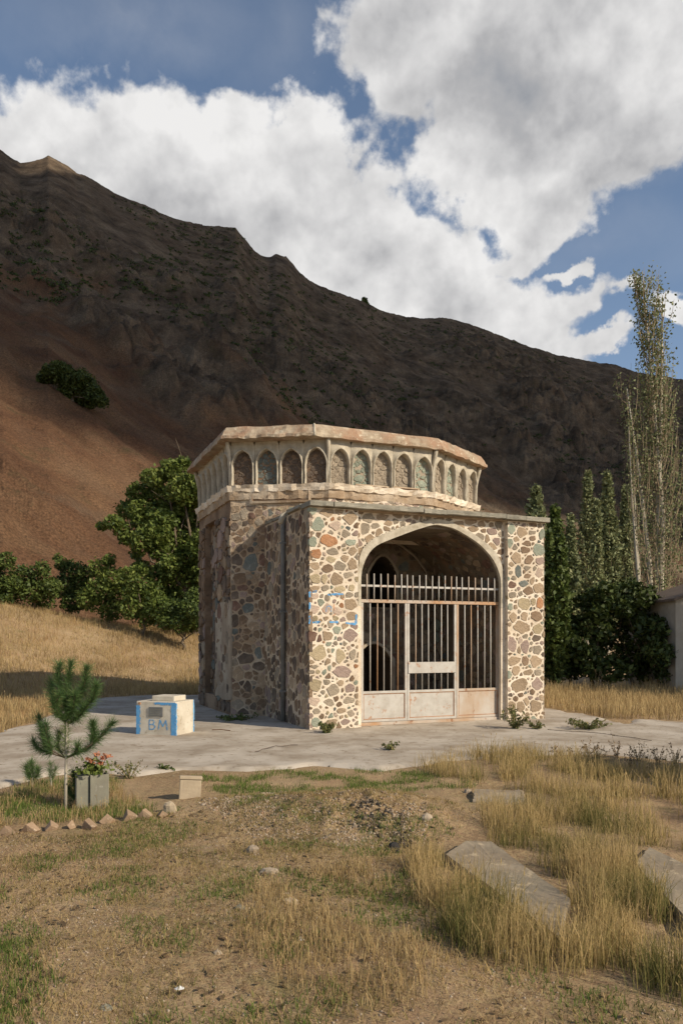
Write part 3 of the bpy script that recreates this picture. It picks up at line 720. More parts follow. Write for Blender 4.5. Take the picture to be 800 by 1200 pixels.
def smooth_(P, it=2):
    P = P.copy()
    for _ in range(it): P[1:-1] = P[1:-1]*.5+(P[:-2]+P[2:])*.25
    return P
outer = smooth_(resamp([FS.px(*p) for p in outer_px], 49), 1); inner = smooth_(resamp([FS.px(*p) for p in inner_px], 49), 1)
outer[0, 1] = inner[0, 1] = outer[-1, 1] = inner[-1, 1] = 2.2
u_in0, u_in1 = float(inner[0, 0]), float(inner[-1, 0])
arch_hole = [(float(outer[0, 0]), -.1)]+[tuple(map(float, p)) for p in outer]+[(float(outer[-1, 0]), -.1)]
VB = 2.45                                               # inner back wall
front = wall_skin('front_wall', FP, 0, UL, 0, ZC, M['mortar'], tomb, seed=2)
wr = wall_skin('pier_mortar', FP, UR, W, 0, ZC, M['mortar'], front, seed=3)
sp = wall_skin('spandrel_mortar', FS, UL, UR, 0, ZC, M['mortar'], front, cell=.035, hole=[arch_hole], seed=4)
# pier returns next to the recess and solid core behind the skins
for u in (UL, UR): MB().add([(u, 0, 0), (u, REC+.02, 0), (u, REC+.02, ZC), (u, 0, ZC)], [(0, 1, 2, 3)]).build('pier_return', M['mortar'], front)
# white arch band, proud of the spandrel, turning into the opening
def band(name, face, outer, inner, h, ret, mat_, parent):
    V, F = [], []; n = len(outer)
    for k in range(n):
        o, i = outer[k], inner[k]
        V += [face.p(o[0], o[1], -.01), face.p(o[0], o[1], h), face.p(i[0], i[1], h), face.p(i[0], i[1], -ret)]
    for k in range(n-1):
        for j in range(3): a = k*4+j; F.append((a, a+4, a+5, a+1))
    me = bpy.data.meshes.new(name); me.from_pydata([tuple(v) for v in V], [], F); me.update()
    return link(name, me, mat_, parent, smooth=False)
band('arch_band', FS, outer, inner, .022, .06, M['plaster'], front)
# jamb strips below the band
zj = 2.21
MB().box(UL-.005, REC-.02, 0, u_in0, REC+.06, zj).build('jamb', M['mortar'], front); MB().box(u_in1, REC-.02, 0, UR+.005, REC+.06, zj).build('jamb', M['mortar'], front)
# vault (intrados) and jamb walls behind the band
vault = MB(); rr_ = random.Random(3)
prof = [(u_in0, 0.0)]+[(float(p[0]), float(p[1])) for p in inner]+[(u_in1, 0.0)]
prof = [tuple(map(float, p)) for p in resamp(prof, 90)]
arcl = [0.0]
for k in range(1, len(prof)): arcl.append(arcl[-1]+math.hypot(prof[k][0]-prof[k-1][0], prof[k][1]-prof[k-1][1]))
def pr_at(s):
    x = np.interp(s, arcl, [p[0] for p in prof]); z = np.interp(s, arcl, [p[1] for p in prof]); e = .03
    x1 = np.interp(s+e, arcl, [p[0] for p in prof]); z1 = np.interp(s+e, arcl, [p[1] for p in prof]); x0 = np.interp(s-e, arcl, [p[0] for p in prof]); z0 = np.interp(s-e, arcl, [p[1] for p in prof])
    t = Vector((x1-x0, 0, z1-z0)); t = t.normalized() if t.length > 1e-6 else Vector((0, 0, 1)); return Vector((float(x), 0, float(z))), Vector((t.z, 0, -t.x))
NV = 20; V, F = [], []
for k, s in enumerate(arcl):
    p, n = pr_at(s)
    for j in range(NV+1):
        v = REC+.05+(VB-REC-.05)*j/NV; h = .012*float(fbm(np.array([s*4.]), np.array([v*4.]), 3, 8)[0])
        q = p-n*.02+n*h; V.append((q.x, v, q.z))
for k in range(len(arcl)-1):
    for j in range(NV): a = k*(NV+1)+j; F.append((a, a+1, a+NV+2, a+NV+1))
me = bpy.data.meshes.new('vault'); me.from_pydata(V, [], F); me.update()
vaulto = link('vault', me, M['inmortar'], tomb, smooth=True)
def vmap(a, b, h):
    p, n = pr_at(b); q = p+n*(h-.012); return (q.x, a, q.z)
AT = arcl[-1]
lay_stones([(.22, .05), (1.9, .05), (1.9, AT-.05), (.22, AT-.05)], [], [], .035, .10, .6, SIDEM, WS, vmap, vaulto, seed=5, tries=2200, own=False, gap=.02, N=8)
# back wall of the porch with its doorway and the window over it
FB = Face((0, VB, 0), (1, 0, 0), (0, -1, 0))
def archpoly(face, x0, x1, ytop, yspr, ybot, n=9):
    a0, z1 = face.px(x0, ybot); a1, _ = face.px(x1, ybot); zs = face.px((x0+x1)/2, yspr)[1]; zt = face.px((x0+x1)/2, ytop)[1]; z0 = z1
    P = [(a0, z0), (a0, zs)]
    for k in range(1, n): t = k/n; P.append((a0+(a1-a0)*t, zs+(zt-zs)*(1-abs(2*t-1)**1.9)))
    P += [(a1, zs), (a1, z0)]; return P
door_h = archpoly(FB, 415, 459, 754, 775, 860); door_h[0] = (door_h[0][0], .02); door_h[-1] = (door_h[-1][0], .02)
win_h = archpoly(FB, 432, 464, 652, 672, 712)
zb_t = max(p[1] for p in prof)+.15
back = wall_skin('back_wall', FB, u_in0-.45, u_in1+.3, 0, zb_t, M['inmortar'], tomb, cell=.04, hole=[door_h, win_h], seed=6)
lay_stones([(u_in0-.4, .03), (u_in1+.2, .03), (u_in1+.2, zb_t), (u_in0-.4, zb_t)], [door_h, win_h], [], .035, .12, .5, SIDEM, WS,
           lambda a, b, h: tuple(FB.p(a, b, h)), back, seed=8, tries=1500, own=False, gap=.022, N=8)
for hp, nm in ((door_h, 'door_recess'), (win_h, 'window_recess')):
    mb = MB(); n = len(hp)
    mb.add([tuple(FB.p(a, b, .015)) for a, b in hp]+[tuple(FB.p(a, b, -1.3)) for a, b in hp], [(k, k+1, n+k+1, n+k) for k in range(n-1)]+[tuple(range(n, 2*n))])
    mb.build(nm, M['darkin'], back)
    c = [(sum(p[0] for p in hp)/n, sum(p[1] for p in hp)/n)]
    o2 = np.array([(c[0][0]+(a-c[0][0])*1.14, b+.05*(b > hp[0][1]+.1)) for a, b in hp]); band(nm.split('_')[0]+'_surround', FB, o2, np.array(hp), .03, .1, M['dirtyplaster'], back)
# plaster ribs of the little vault
for pts in (((452, 630), (470, 640), (485, 652), (497, 668), (507, 690), (512, 720)), ((560, 648), (546, 655), (536, 668), (529, 690), (526, 720))):
    Q = [FB.p(*FB.px(*p), .03) for p in pts]; MB().tube([tuple(q) for q in Q], .028, 5).build('vault_rib', M['dirtyplaster'], back, smooth=True)
mb = MB(); mb.box(u_in0-.3, REC+.07, -.05, u_in1+.2, VB, .03); mb.build('porch_floor', M['concrete'], tomb)

# hand placed stones of the two piers, read off the photograph: x, y, w, h, kind
PL = [(372.5,615.6,16,15,'green'),(367,633.7,8,13,'green'),(385,633,22,14,'rust'),(370,649,14,9,'rust'),(410,607,16,12,'tan'),(410.6,635.4,15,7,'green'),(366,596,9,14,'green'),(392.5,615.6,14,7,'pink'),
(405,625,9,8,'grey'),(390,646,13,8,'grey'),(413,646,9,9,'tan'),(387.5,655.5,12,6,'ochre'),(404,654,8,8,'tan'),(384,600,16,11,'tan'),(397,598,11,8,'tan'),(369,663,11,9,'tan'),(383,666,13,9,'brown'),(399,664,13,10,'grey'),(413,661,9,12,'tan'),
(369,678,13,10,'ochre'),(380,678,8,10,'ochre'),(394,679,15,12,'tan'),(407.5,673,10,7,'grey'),(382,688.6,8,6,'grey'),(397.4,690.8,12,7,'ochre'),(368.7,690,10,7,'tan'),(411,708,13,13,'tan'),(369,713,10,9,'pink'),(411,722,12,10,'tan'),
(370,698,8,6,'pink'),(395,737.5,10,7,'green'),(384.4,744.8,12,11,'tan'),(409.7,743.7,14,17,'mauve'),(366.4,745.4,9,12,'maroon'),(374.5,748,5,7,'maroon'),(373,766,22,17,'ochre'),(399,768.4,11,16,'ochre'),(413.5,767,7,11,'grey'),
(368,781,10,5,'grey'),(401,787.5,31,13,'mauve'),(369.8,803.3,14,16,'ochre'),(384,799.4,8,6,'grey'),(390.6,808.4,13,12,'grey'),(398.5,800,7,7,'tan'),(410,806,12,10,'mauve'),(368,821.9,12,9,'pink'),(386,823,12,7,'grey'),(397,825,6,5,'brown'),
(409.7,820,13,7,'grey'),(377,839.9,6,5,'brown'),(370.4,846.5,13,9,'green'),(388.4,847,13,10,'tan'),(404,846,11,6,'mauve'),(399.6,833,12,5,'tan'),(371,833,11,6,'grey'),(411,835,9,7,'grey'),(383,713,9,9,'pink'),(396,716,9,8,'pink')]
PR = [(599,619.8,9,13,'green'),(624.3,614.5,10,6,'brown'),(611,624,12,11,'tan'),(623,624,8,6,'grey'),(634.5,627,6,12,'green'),(597.5,636.7,6,11,'green'),(605,632,7,6,'tan'),(623.7,630.5,7,6,'brown'),(617,636.5,11,6,'brown'),
(630.5,644,12,15,'green'),(603,641,6,6,'grey'),(615.6,644.5,13,7,'brown'),(604.5,654,12,11,'tan'),(620,655,11,9,'brown'),(632,657.7,9,10,'mauve'),(607,670,7,14,'slate'),(632,671,8,13,'pink'),(617,666,10,5,'grey'),(618.5,675,11,6,'brown'),
(613.8,684,16,6,'slate'),(600,685.7,10,8,'maroon'),(630.5,688,12,11,'tan'),(600.5,697,9,7,'grey'),(618.5,693,13,8,'brown'),(613.8,707,14,14,'ochre'),(632,706,8,15,'rust'),(598,710.8,5,8,'green'),(603.5,711,5,5,'tan'),(628,721,15,11,'brown'),
(601,723,8,11,'tan'),(614,722,9,10,'tan'),(610.5,735,20,13,'tan'),(629.5,737,12,11,'ochre'),(628,747.5,13,7,'dark'),(599,755,11,16,'mauve'),(615,758,10,17,'mauve'),(629.5,760.6,10,10,'grey'),(601.5,773.7,14,10,'tan'),(615,774.4,7,11,'brown'),
(628,775.6,13,12,'tan'),(604,786,9,10,'tan'),(618,787.5,12,7,'tan'),(630,788,8,7,'grey'),(597,791,5,10,'green'),(607.5,803,22,15,'tan'),(629,802,12,15,'mauve'),(609.4,814,6,5,'brown'),(599,828.7,9,14,'tan'),(610,828.7,10,14,'tan'),(627,828,14,15,'tan')]
SPD = [(428,620,10,13,'grey'),(431,607.5,15,8,'grey'),(449,606,14,7,'tan'),(466,604,12,6,'tan'),(440,616,10,6,'grey'),(455,613,12,6,'tan'),(576,622,12,8,'mauve'),(562,629,12,7,'grey'),(552,612,12,6,'tan'),(570,609,10,5,'tan'),(582,634,7,8,'mauve'),(584,616,6,9,'grey')]
def seeds_of(face, L_):
    out = []
    for (x, y, w, h, k) in L_:
        a, b = face.px(x, y); a0 = face.px(x-w/2, y)[0]; a1 = face.px(x+w/2, y)[0]; b0 = face.px(x, y+h/2)[1]; b1 = face.px(x, y-h/2)[1]
        out.append(((a0+a1)/2, b, (a1-a0)/2*.98, (b1-b0)/2*.98, k))
    return out
fm = lambda F_: (lambda a, b, h: tuple(F_.p(a, b, h)))
lay_stones([(-.022, .02), (UL+.004, .02), (UL+.004, ZC-.01), (-.022, ZC-.01)], [], seeds_of(FP, PL), .022, .055, .6, GEN, WG, fm(FP), front, seed=11, tries=1000, gap=.028, imp=3, loosen=1.2, base=-.07)
lay_stones([(UR-.004, .02), (W+.022, .02), (W+.022, ZC-.01), (UR-.004, ZC-.01)], [], seeds_of(FP, PR), .022, .055, .6, GEN, WG, fm(FP), front, seed=12, tries=1000, gap=.028, imp=3, loosen=1.2, base=-.07)
lay_stones([(UL+.01, 2.0), (UR-.01, 2.0), (UR-.01, ZC-.01), (UL+.01, ZC-.01)], [arch_hole], seeds_of(FS, SPD), .028, .085, .7, ['tan', 'grey', 'mauve', 'brown'], [5, 4, 1, 1], fm(FS), front, seed=13, tries=1300, gap=.026, aspect=1.8, imp=3, loosen=1.2)

# ---- porch side walls, roof, cap stones
FL = Face((0, L, 0), (0, -1, 0), (-1, 0, 0))           # left side, a from the body towards the front
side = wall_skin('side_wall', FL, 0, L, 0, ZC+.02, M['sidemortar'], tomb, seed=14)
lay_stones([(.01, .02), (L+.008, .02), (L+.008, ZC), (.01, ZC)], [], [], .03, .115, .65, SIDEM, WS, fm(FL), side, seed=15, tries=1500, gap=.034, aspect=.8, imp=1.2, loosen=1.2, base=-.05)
FRr = Face((W, 0, 0), (0, 1, 0), (1, 0, 0))
sideR = wall_skin('side_wall', FRr, 0, L, 0, ZC+.02, M['mortar'], tomb, seed=16)
lay_stones([(-.008, .02), (L, .02), (L, ZC), (-.008, ZC)], [], [], .04, .12, .6, GEN, WG, fm(FRr), sideR, seed=17, tries=1200, gap=.024, own=False, N=8)
mb = MB(); mb.box(.012, REC+.07, ZC-.22, W-.012, 2.7, ZC-.015)
mb.box(.012, .012, 0, UL-.012, .45, ZC-.23); mb.box(UR+.012, .012, 0, W-.012, .45, ZC-.23)
mb.box(.013, .46, 0, u_in0-.5, 2.4, ZC-.23); mb.box(u_in1+.06, .46, 0, W-.013, 2.4, ZC-.23)
mb.build('wall_core', M['inmortar'], tomb)
# thin broken slate slabs of the cap
rr_ = random.Random(21)
def slabs(name, P, Q, n, z, depth, over, thick, parent, jit=.012, matk='cap'):
    P, Q = Vector(P), Vector(Q); e = (Q-P).normalized(); nrm = Vector((e.y, -e.x, 0)); cuts = [0]+sorted((k+rr_.uniform(-.3, .3))/n for k in range(1, n))+[1]; Lq = (Q-P).length
    for k in range(n):
        a, b = cuts[k]*Lq+.004, cuts[k+1]*Lq-.004; ov = over+rr_.uniform(-.025, .02); dz = rr_.uniform(-jit, jit)
        m_ = 7; V = []
        for lev, zz in ((0, z-thick+dz), (1, z+dz)):
            for i in range(m_): 
                t = a+(b-a)*i/(m_-1); o_ = ov+rr_.uniform(-.018, .012)*(1 if 0 < i < m_-1 else .3); V.append(tuple(P+e*t+nrm*o_+Vector((0, 0, zz+rr_.uniform(-.005, .005)))))
            for i in range(m_): t = a+(b-a)*i/(m_-1); V.append(tuple(P+e*t-nrm*depth+Vector((0, 0, zz))))
        F = []; B = 2*m_
        for i in range(m_-1):
            F += [(i, i+m_, i+m_+1, i+1), (B+i, B+i+1, B+i+m_+1, B+i+m_), (i, i+1, B+i+1, B+i), (i+m_, B+i+m_, B+i+m_+1, i+m_+1)]
        F += [(0, B, B+m_, m_), (m_-1, m_-1+m_, B+m_-1+m_, B+m_-1)]
        me = bpy.data.meshes.new(name); me.from_pydata(V, [], F); me.update(); link(name, me, M[matk], parent)
roof = MB().box(.02, .02, ZC-.012, W-.02, 2.75, HP-.03).build('porch_roof', M['oldshademortar'], tomb)
slabs('cap_slab', (-.04, 0, 0), (W+.05, 0, 0), 9, HP, .40, .13, .085, roof)
slabs('cap_slab', (0, L-.02, 0), (0, -.02, 0), 5, HP-.004, .3, .03, .06, roof)
slabs('cap_slab', (W, 0, 0), (W, L, 0), 5, HP-.004, .3, .05, .06, roof)
# rubble mound sloping from the drum on to the porch roof
V, F = [], []; na_, nb_ = 60, 20
for j in range(nb_):
    for i in range(na_):
        a = .9+2.9*i/(na_-1); t = j/(nb_-1); v = 1.96-.95*t
        hh = (.36+.18*math.exp(-((a-2.55)/.7)**2))*(1-t)**1.2*min(1, 6*min(i/(na_-1), 1-i/(na_-1)))+.05*float(fbm(np.array([a*4.]), np.array([t*3.]), 3, 33)[0])
        V.append((a, v, HP-.04+max(0, hh)))
for j in range(nb_-1):
    for i in range(na_-1): k = j*na_+i; F.append((k, k+na_, k+na_+1, k+1))
me = bpy.data.meshes.new('rubble_mound'); me.from_pydata(V, [], F); me.update(); mound = link('rubble_mound', me, M['mortar'], tomb, smooth=True)

# ---- octagonal body
OC = [(cx-As, cc+ss), (cx-As, cc-ss), (cx-sf, cc-af), (cx+sf, cc-af), (cx+As, cc-ss), (cx+As, cc+ss), (cx+sf, cc+af), (cx-sf, cc+af)]   # A B C D E F G H
FAB, FBC, FCD, FDE = [edge_face(OC[i], OC[i+1]) for i in range(4)]
ZF0, ZF1, ZE0, ZE1 = 4.76, 5.50, 5.65, 5.91
def oct_off(d, zz=0):
    """octagon offset outward by d"""
    out = []; n = 8
    for i in range(n):
        p0 = Vector(OC[i-1]); p = Vector(OC[i]); p1 = Vector(OC[(i+1) % n]); e0 = (p-p0).normalized(); e1 = (p1-p).normalized()
        n0 = Vector((e0.y, -e0.x)); n1 = Vector((e1.y, -e1.x)); d0, d1 = (d[i-1], d[i]) if isinstance(d, list) else (d, d)
        det = n0.x*n1.y-n0.y*n1.x; out.append((p.x+(d0*n1.y-d1*n0.y)/det, p.y+(n0.x*d1-n1.x*d0)/det))
    return out
bodyw = []
for i in range(8):
    f = edge_face(OC[i], OC[(i+1) % 8]); lit = i in (1, 2, 3)
    z0_ = 0 if i != 2 else ZC-.3
    if i == 0: continue
    hol = None
    if i == 1: a_ = FBC.px(312, 700)[0]+.12; hol = [[(a_, -.1), (f.L+.1, -.1), (f.L+.1, ZC-.2), (a_, ZC-.2)]]
    if i == 3: hol = [[(-.1, -.1), (1.5, -.1), (1.5, ZC-.2), (-.1, ZC-.2)]]
    o = wall_skin('body_wall', f, 0, f.L, z0_, ZF0-.10, M['oldshademortar'] if i in (1, 7, 6) else M['mortar'], tomb, seed=20+i, cell=.06, amp=.016, hole=hol)  # darker mortar on left and back faces, shade put into the colour
    bodyw.append((i, f, o))
wall = {i: o for i, f, o in bodyw}
# left diagonal face, hand placed seeds where they read
aJ = FBC.px(312, 700)[0]
BCs = [(293.7,660,15,22,'slate'),(307,656,8,17,'maroon'),(291,712.5,13,11,'slate'),(307,709,9,15,'brown'),(276,711,10,12,'maroon'),(303,692,9,8,'dark'),(284,689,13,7,'maroon'),(273,689,7,7,'dark'),(292,703,9,6,'dark'),(283.5,705,7,6,'dark'),
(275,727,9,15,'dark'),(274,740,11,7,'slate'),(290,740,10,6,'brown'),(301,743,7,11,'brown'),(278,747,6,5,'dark'),(288,746.5,7,5,'brown'),(270,757,9,7,'brown'),(303,765,8,14,'slate'),(289,815,14,6,'brown'),(275,595,9,12,'tan'),(286,602,9,12,'grey'),(303,600,9,8,'brown')]
lay_stones([(.01, .05), (aJ+.02, .05), (aJ+.02, 4.35), (.01, 4.35)], [], [s for s in seeds_of(FBC, BCs) if 0 < s[0] < aJ], .03, .12, .6, SIDEM, WS, fm(FBC), wall[1], seed=31, tries=2400, gap=.026, imp=1.5)
lay_stones([(.05, ZF0-.42), (FCD.L-.05, ZF0-.42), (FCD.L-.05, ZF0-.12), (.05, ZF0-.12)], [], [], .03, .09, .6, GEN, WG, fm(FCD), wall[2], seed=32, tries=500, gap=.02, imp=2)
lay_stones([(aJ+.05, 4.05), (FBC.L-.02, 4.05), (FBC.L-.02, 4.3), (aJ+.05, 4.3)], [], [], .03, .09, .6, GEN, WG, fm(FBC), wall[1], seed=33, tries=300, gap=.02, imp=1)
for i in (3, 4, 5, 6, 7):
    f = edge_face(OC[i], OC[(i+1) % 8])
    lay_stones([(.03, .05), (f.L-.03, .05), (f.L-.03, 4.6), (.03, 4.6)], [], [], .06, .15, .6, SIDEM if i > 4 else GEN, WS if i > 4 else WG, fm(f), wall[i], seed=40+i, tries=700, gap=.03, own=False, N=8)
# the left side face: two pilasters with a deep narrow recess between
PA = (FAB.L*.0, FAB.px(240.5, 700)[0], FAB.px(252.5, 700)[0], FAB.L)
fabr = edge_face(OC[0], OC[1], -.16)
wA = wall_skin('body_wall', FAB, 0, PA[1], 0, ZF0-.10, M['earthshademortar'], tomb, seed=51)
wA2 = wall_skin('pilaster_mortar', FAB, PA[2], PA[3], 0, ZF0-.10, M['earthshademortar'], wA, seed=52)
wR = wall_skin('recess_mortar', fabr, PA[1], PA[2], .35, ZF0-.5, M['earthshademortar'], wA, seed=53)
mb = MB()
for a, b, c, d in ((PA[1], PA[1]+.001, .35, ZF0-.5), (PA[2]-.001, PA[2], .35, ZF0-.5)):
    P = [FAB.p(a, c, 0), FAB.p(a, c, -.17), FAB.p(a, d, -.17), FAB.p(a, d, 0)]; mb.add(P, [(0, 1, 2, 3)])
mb.add([FAB.p(PA[1], .35, 0), FAB.p(PA[2], .35, 0), FAB.p(PA[2], .35, -.17), FAB.p(PA[1], .35, -.17)], [(0, 1, 2, 3)])
mb.add([FAB.p(PA[1], 0, 0), FAB.p(PA[2], 0, 0), FAB.p(PA[2], .35, 0), FAB.p(PA[1], .35, 0)], [(0, 1, 2, 3)])
mb.add([FAB.p(PA[1], ZF0-.5, 0), FAB.p(PA[2], ZF0-.5, 0), FAB.p(PA[2], ZF0-.1, 0), FAB.p(PA[1], ZF0-.1, 0)], [(0, 1, 2, 3)])
mb.add([FAB.p(PA[1], ZF0-.5, 0), FAB.p(PA[2], ZF0-.5, 0), FAB.p(PA[2], ZF0-.5, -.17), FAB.p(PA[1], ZF0-.5, -.17)], [(0, 1, 2, 3)])
mb.build('recess_reveal', M['earthshademortar'], wA)
for (a0, a1, f, sd) in ((0.01, PA[1], FAB, 61), (PA[2], PA[3]+.008, FAB, 62), (PA[1]+.01, PA[2]-.01, fabr, 63)):
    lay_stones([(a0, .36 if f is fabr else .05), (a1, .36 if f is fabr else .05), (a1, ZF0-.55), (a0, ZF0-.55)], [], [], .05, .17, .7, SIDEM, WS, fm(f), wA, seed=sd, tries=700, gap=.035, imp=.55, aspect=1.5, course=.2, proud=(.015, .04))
# smooth plastered corner strip
zt_, zb_ = FBC.px(262, 705)[1], .35
fst = edge_face(OC[0], OC[1], .03)
V = []; F = []; n1 = 5; n2 = 26
for j in range(n2):
    z = zb_+(zt_-zb_)*j/(n2-1)
    for i in range(n1):
        a = PA[2]+.12+(PA[3]-PA[2]-.12)*i/(n1-1)+(.02*random.uniform(-1, 1) if i == 0 else 0); V.append(tuple(fst.p(a, z+(random.uniform(-.05, .05) if j in (0, n2-1) else 0), random.uniform(-.004, .004))))
    V.append(tuple(FBC.p(.0, z, .03))); V.append(tuple(FBC.p(.035+random.uniform(-.01, .01), z, .004)))
w_ = n1+2
for j in range(n2-1):
    for i in range(w_-1): k = j*w_+i; F.append((k, k+1, k+w_+1, k+w_))
me = bpy.data.meshes.new('plaster_strip'); me.from_pydata(V, [], F); me.update(); link('plaster_strip', me, M['dirtyplaster'], wA, smooth=True)
# top of the body: eroded ledge under the frieze (three ragged courses per side)
def ring(name, d0, z0, d1, z1, mat_, parent, rag=.02, seg=14, faces=range(8), closed_top=False):
    V, F = [], []; A_, B_ = oct_off(d0), oct_off(d1); rrr = random.Random(int(z0*100))
    for i in faces:
        P, Q = Vector(A_[i]), Vector(A_[(i+1) % 8]); P2, Q2 = Vector(B_[i]), Vector(B_[(i+1) % 8]); n = Vector(((Q-P).y, -(Q-P).x)).normalized(); base = len(V)
        inn0, inn1 = Vector(oct_off(-.25)[i]), Vector(oct_off(-.25)[(i+1) % 8])
        for k in range(seg+1):
            t = k/seg; j = 0 if k in (0, seg) else 1
            a = P.lerp(Q, t)+n*rrr.uniform(-rag, rag)*j; b = P2.lerp(Q2, t)+n*rrr.uniform(-rag, rag)*j; c = inn0.lerp(inn1, t)
            za, zb2 = z0+rrr.uniform(-rag, rag)*.5*j, z1+rrr.uniform(-rag, rag)*.5*j
            m1 = a.lerp(b, .5)+n*rrr.uniform(-rag, rag)*.7*j
            V += [(c.x, c.y, z0), (a.x, a.y, za), (m1.x, m1.y, (za+zb2)/2), (b.x, b.y, zb2), (c.x, c.y, z1)]
        for k in range(seg):
            for q in range(4): s0 = base+k*5+q; F.append((s0, s0+5, s0+6, s0+1))
    me = bpy.data.meshes.new(name); me.from_pydata(V, [], F); me.update(); return link(name, me, mat_, parent)
led = ring('frieze_ledge', .07, ZF0-.14, .10, ZF0-.01, M['mortar'], tomb, .03, 22)
ring('eroded_course', .035, ZF0-.30, .05, ZF0-.142, M['oldshademortar'], led, .02, 20)
# long dark slot left by a lost beam; over the porch recesses in painted shadow
for f, x0, x1, y0, y1 in ((FBC, 296, 362, 571, 586), (FCD, 418, 452, 569, 575), (FCD, 462, 488, 572, 577)):
    a0, z1 = f.px(x0, y0); a1, z0 = f.px(x1, y1); mb = MB()
    c = [f.p(a0, z0, .055), f.p(a1, z0, .055), f.p(a1, z1, .055), f.p(a0, z1, .055)]; d = [f.p(a0+.02, z0+.01, .02), f.p(a1-.02, z0+.01, .02), f.p(a1-.02, z1-.02, .02), f.p(a0+.02, z1-.02, .02)]
    fr = [f.p(a0-.05, z0-.05, .04), f.p(a1+.05, z0-.04, .04), f.p(a1+.05, z1+.03, .04), f.p(a0-.05, z1+.03, .04)]
    mb.add([tuple(q) for q in c+fr], [(0, 4, 5, 1), (1, 5, 6, 2), (2, 6, 7, 3), (3, 7, 4, 0)]).build('slot_edge', M['oldshademortar'], led)
    MB().add([tuple(q) for q in c+d], [(0, 1, 5, 4), (1, 2, 6, 5), (2, 3, 7, 6), (3, 0, 4, 7), (4, 5, 6, 7)]).build('dark_slot', M['wood'], led)

# ---- frieze of plastered niches
drum = MB()
DI = oct_off(-.16)
for i in range(8): a, b = DI[i], DI[(i+1) % 8]; drum.add([(a[0], a[1], ZF0-.1), (b[0], b[1], ZF0-.1), (b[0], b[1], ZE0+.1), (a[0], a[1], ZE0+.1)], [(0, 1, 2, 3)])
frieze = drum.build('frieze', M['dirtyplaster'], tomb)
HF = ZE0+.02-ZF0
def niche_mesh(w, hgt=.73, rr=.8, seed=0):
    """one bay: recess, projecting rim, flaring spandrel; local x along, y out (negative = outwards), z up"""
    n = 15; r = w*.5*.83; spr = hgt*.55; V, F = [], []; rnd = random.Random(seed)
    arch = [(-r, 0), (-r, spr*.35), (-r, spr*.7)]
    for k in range(n): t = math.pi*(1-k/(n-1)); a_ = abs(math.cos(t)); arch.append((r*math.cos(t), spr+(hgt-spr)*(1-.42*a_-.58*a_**4)**.72))
    arch += [(r, spr*.7), (r, spr*.35), (r, 0)]
    flare = lambda z: .012+.075*(max(0, z/HF))**2.4
    hw = w/2
    for (x, z) in arch:
        sx = -1 if x < 0 else 1
        zo = z if z < spr else z+(HF-spr-(hgt-spr))*((z-spr)/(hgt-spr))*.9
        xo = sx*hw if (z < spr*1.02 or abs(x) > r*.72) else x/(r*.72)*hw
        if z >= spr:
            a_ = abs(x)/r; zo = HF if a_ <= .72 else spr+(HF-spr)*max(0, 1-(a_-.72)/.28)
        rim = 1.0+.020/r
        fz = flare(z)
        V += [(x*.97, .12, z*.985), (x*.98, .02-fz*.3, z), (x, -fz-.022, z), (x*rim, -fz-.026, z*1.0+(.02 if z > spr else 0)), (x*rim*1.05, -fz+.020, z+(.035 if z > spr else 0)), (xo, -flare(zo)+.045, max(zo, z+(.036 if z > spr else 0)))]
    m = len(arch); V = [(x+rnd.uniform(-.006, .006), y+rnd.uniform(-.007, .007), z+rnd.uniform(-.006, .006)) for x, y, z in V]
    for k in range(m-1):
        for j in range(5): a = k*6+j; F.append((a, a+1, a+7, a+6))
    # sill and the top corners
    me = bpy.data.meshes.new('niche'); me.from_pydata(V, [], F); me.materials.append(M['plaster']); me.update()
    for p in me.polygons: p.use_smooth = True
    return me, r, spr, hgt
def infill_mesh(r, spr, hgt, seed):
    keep = len(ALLST)
    reg = [(-r, .0), (r, .0), (r, spr)]+[(r*math.cos(t), spr+(hgt-spr)*max(0, 1-.42*abs(math.cos(t))-.58*math.cos(t)**4)**.72) for t in np.linspace(.3, math.pi-.3, 9)]+[(-r, spr)]
    lay_stones(reg, [], [], .026, .08, .8, ['x'], [1], lambda a, b, h: (a, .068-h*2.2, b), None, seed=seed, tries=260, gap=.010, N=7, own=False, aspect=1.7)
    st = ALLST[keep:]; del ALLST[keep:]; mb = MB()
    for s in st: mb.add(s[1], s[2])
    mb.add([(a, .072, b) for a, b in [(x_*1.05, z_*1.02) for x_, z_ in reg]], [tuple(range(len(reg)))])
    return mb.mesh('niche_rubble')
for i, cnt in ((0, 6), (1, 4), (2, 5), (3, 4), (4, 6), (5, 4), (6, 5), (7, 4)):
    f = edge_face(OC[i], OC[(i+1) % 8]); w = f.L/cnt; me, r, spr, hgt = niche_mesh(w); variants = [niche_mesh(w, .73+random.uniform(-.02, .015), seed=i*10+q_)[0] for q_ in range(cnt)]; fills = [infill_mesh(r, spr, hgt, 70+i*3+q) for q in range(2 if i in (1, 2, 3) else 1)]
    for q, fl in enumerate(fills):
        fl.materials.append(M[['grey', 'green'][q % 2] if i in (2, 3) else ['dark', 'slate'][q % 2]]); fl.materials.append(M['dirtyplaster' if i in (2, 3) else 'earthshademortar']); fl.polygons[len(fl.polygons)-1].material_index = 1  # niches off the sunny front get darker stones and backing as painted shade
    for k in range(cnt):
        o = bpy.data.objects.new('niche', variants[k]); COL.objects.link(o); o.parent = frieze
        p = f.p(w*(k+.5), ZF0, .0); o.location = p; o.rotation_euler = (0, 0, math.atan2(f.e.y, f.e.x))
        q = bpy.data.objects.new('niche_rubble', fills[(k*7 % 3) % len(fills)]); COL.objects.link(q); q.parent = frieze; q.location = p; q.rotation_euler = o.rotation_euler
        if k % 2: q.rotation_euler = (0, 0, q.rotation_euler[2]); q.scale = (-1, 1, 1)
        q['kind'] = 'stuff'
